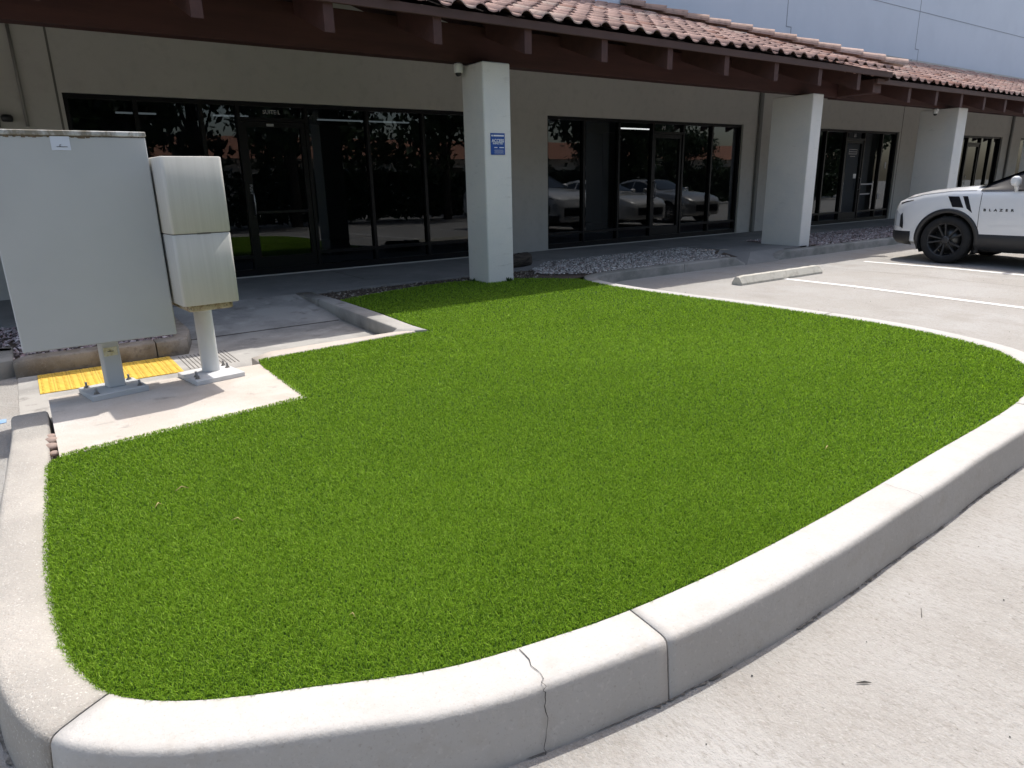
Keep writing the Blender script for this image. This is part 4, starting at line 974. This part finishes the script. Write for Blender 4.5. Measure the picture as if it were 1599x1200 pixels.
            m.lathe([(.065, -.07), (.065, -.035), (.045, -.028), (0, -.026)], 20, mt)
            m.build('rim', M['trim'] if kind == 'suv' else M['silver'], wh)
            m = MB(); m.lathe([(r1*.90, -.20), (.0, -.195)], 24, mt); m.build('wheel_back', M['tyre'], wh)
            m = MB(); m.lathe([(r1*.72, -.12), (r1*.72, -.105), (.05, -.10)], 28, mt)
            m.build('brake_disc', plain('brake steel', (.10, .10, .10), .4, .9), wh)
            m = MB()
            for k in range(5):
                a_ = 2*math.pi*k/5+.1; m.lathe([(.009, -.03), (.009, -.018), (0, -.017)], 8, mt @ Matrix.Translation((.045*math.cos(a_), .045*math.sin(a_), -.012)))
            m.build('lug_nuts', M['chrome'], wh)
    if kind == 'suv':
        for k, ch in enumerate('BLAZER'):
            yy = -1.45-.072*k
            text_mesh('door_letter', ch, .048, M['black_plastic'], t, (-(side_x(yy, .835)+.004), yy, .835), xdir=(0, -1, 0), ydir=(0, 0, 1), world=False, sx=1.25, bold=.002)
    return t
car('suv', 'parked_suv', 'white SUV with black wheels and black fender stripes parked at the right edge', 12.81, 5.90, 'suv')
car('sedan', 'parked_car', 'off white sedan parked in the stall just beyond the white SUV', 15.6, 5.95, 'offwhite')
car('sedan', 'parked_car', 'silver sedan seen in the storefront glass, two stalls beyond the white SUV', 18.35, 5.8, 'silver')

# ------------------------------------------------------------------ behind the camera: trees and a low building seen in the glass
def tree(x, y, h, r_, seed, label, n=5200):
    rd = np.random.default_rng(seed); t = thing('tree', label, 'tree', (x, y, 0), 0, 'trees reflected in the storefront')
    m = MB(); m.tube([(0, 0, -.1), (.05, .03, h*.2), (-.05, .08, h*.42), (.02, 0, h*.7)], [.22, .17, .13, .05], 10)
    cl = []
    for k in range(13):
        a_ = rd.uniform(0, 6.28); rr = rd.uniform(.25, .8)*r_; z = rd.uniform(.27, .9)*h; cl.append((math.cos(a_)*rr, math.sin(a_)*rr, z, rd.uniform(.3, .52)*r_))
        m.tube([(0, .02, h*rd.uniform(.22, .5)), (cl[-1][0]*.5, cl[-1][1]*.5, z*.8), cl[-1][:3]], [.08, .05, .02], 6)
    m.build('trunk', M['bark'], t)
    cl.append((0, 0, h*.75, r_*.6)); m = MB()
    for k in range(n):
        c_ = cl[rd.integers(len(cl))]; v = rd.normal(size=3); v /= np.linalg.norm(v); q = np.array(c_[:3])+v*c_[3]*rd.uniform(.45, 1.05)*np.array([1, 1, .8])
        s_ = rd.uniform(.12, .24); u = rd.normal(size=3); u /= np.linalg.norm(u); w_ = np.cross(u, v); w_ /= np.linalg.norm(w_)+1e-6; tt = float(rd.uniform(0, 1))
        m.add([q-u*s_, q+w_*s_*.55, q+u*s_, q-w_*s_*.55], [(0, 1, 2, 3)], (tt,)*3)
    m.build('crown', M['leaf'], t, recalc=False); return t
protos = [tree(3.5, -5.5, 7.5, 3.3, 1, 'x', 4200), tree(9.0, -6.5, 8.2, 3.6, 2, 'x', 4600), tree(15.5, -6.0, 7.6, 3.4, 3, 'x', 4200)]
labs = ['broad dark tree across the lot, mirrored in the first storefront', 'tall dark tree across the lot, mirrored left in the second storefront', 'dense dark tree across the lot, mirrored in the middle of the second storefront']
for o, l in zip(protos, labs): o['label'] = l
for k, (x, y, rz, s_, l) in enumerate(((-1.8, -6.2, 1.0, .95, 'dark tree across the lot, mirrored far left behind the cabinets'), (21.5, -9.5, 2.2, .85, 'smaller tree across the lot, mirrored right in the second storefront'),
        (-7.5, -7.5, 4.0, 1.0, 'tree at the left end of the row across the lot'), (46, -7.0, 5.0, .8, 'tree far across the lot, mirrored in the third storefront'), (6.3, -9.5, .4, 1.1, 'tree standing in the back between the first and second mirrored trees'),
        (12.3, -10.0, 3.1, 1.1, 'tree standing in the back between the second and third mirrored trees'),
        (25.5, -6.5, 2.0, 1.05, 'wide tree across the lot, mirrored behind the sedans in the second storefront'), (29.5, -8.5, 4.4, 1.0, 'tree beside the wide one, mirrored above the silver sedan'), (34.5, -9.0, 1.2, .62, 'lowest tree of the row across the lot, mirrored right of the sedans'), (54, -8.0, .7, .9, 'rightmost tree of the row across the lot'))):
    c_ = copy_tree(protos[k % 3]); c_.location = (x, y, 0); c_.rotation_euler = (0, 0, rz); c_.scale = (s_,)*3; c_['label'] = l
hd = MB(); r_ = np.random.default_rng(8)
for k in range(26000):
    x = r_.uniform(-10, 50); y = r_.uniform(-8.8, -7.6); z = r_.uniform(0, 1.9); q = np.array((x, y, z)); u = r_.normal(size=3); u /= np.linalg.norm(u); v = r_.normal(size=3); w_ = np.cross(u, v); w_ /= np.linalg.norm(w_); s_ = r_.uniform(.10, .22); tt = float(r_.uniform(0, .8))
    hd.add([q-u*s_, q+w_*s_*.6, q+u*s_, q-w_*s_*.6], [(0, 1, 2, 3)], (tt,)*3)
tag(hd.build('hedge', M['leaf'], recalc=False), 'long dark hedge under the trees across the lot, mirrored in the glass', 'hedge')
fb = thing('far_building', 'low pale building with a red tile roof across the lot, seen only in reflections', 'building', (20, -24, 0))
m = MB(); m.box(-30, 75, -30, -24, 0, 3.2); m.build('wall', M['wall'], fb, True)
m = MB(); m.add([(-31, -23, 3.1), (76, -23, 3.1), (76, -27, 4.6), (-31, -27, 4.6)], [(0, 1, 2, 3)]); m.build('roof', M['roof_far'], fb, True)
for k in range(10):
    m = MB(); m.box(-20+k*8.5, -15+k*8.5, -24.02, -23.98, .6, 2.5); m.build('window', M['car_glass'], fb, True)
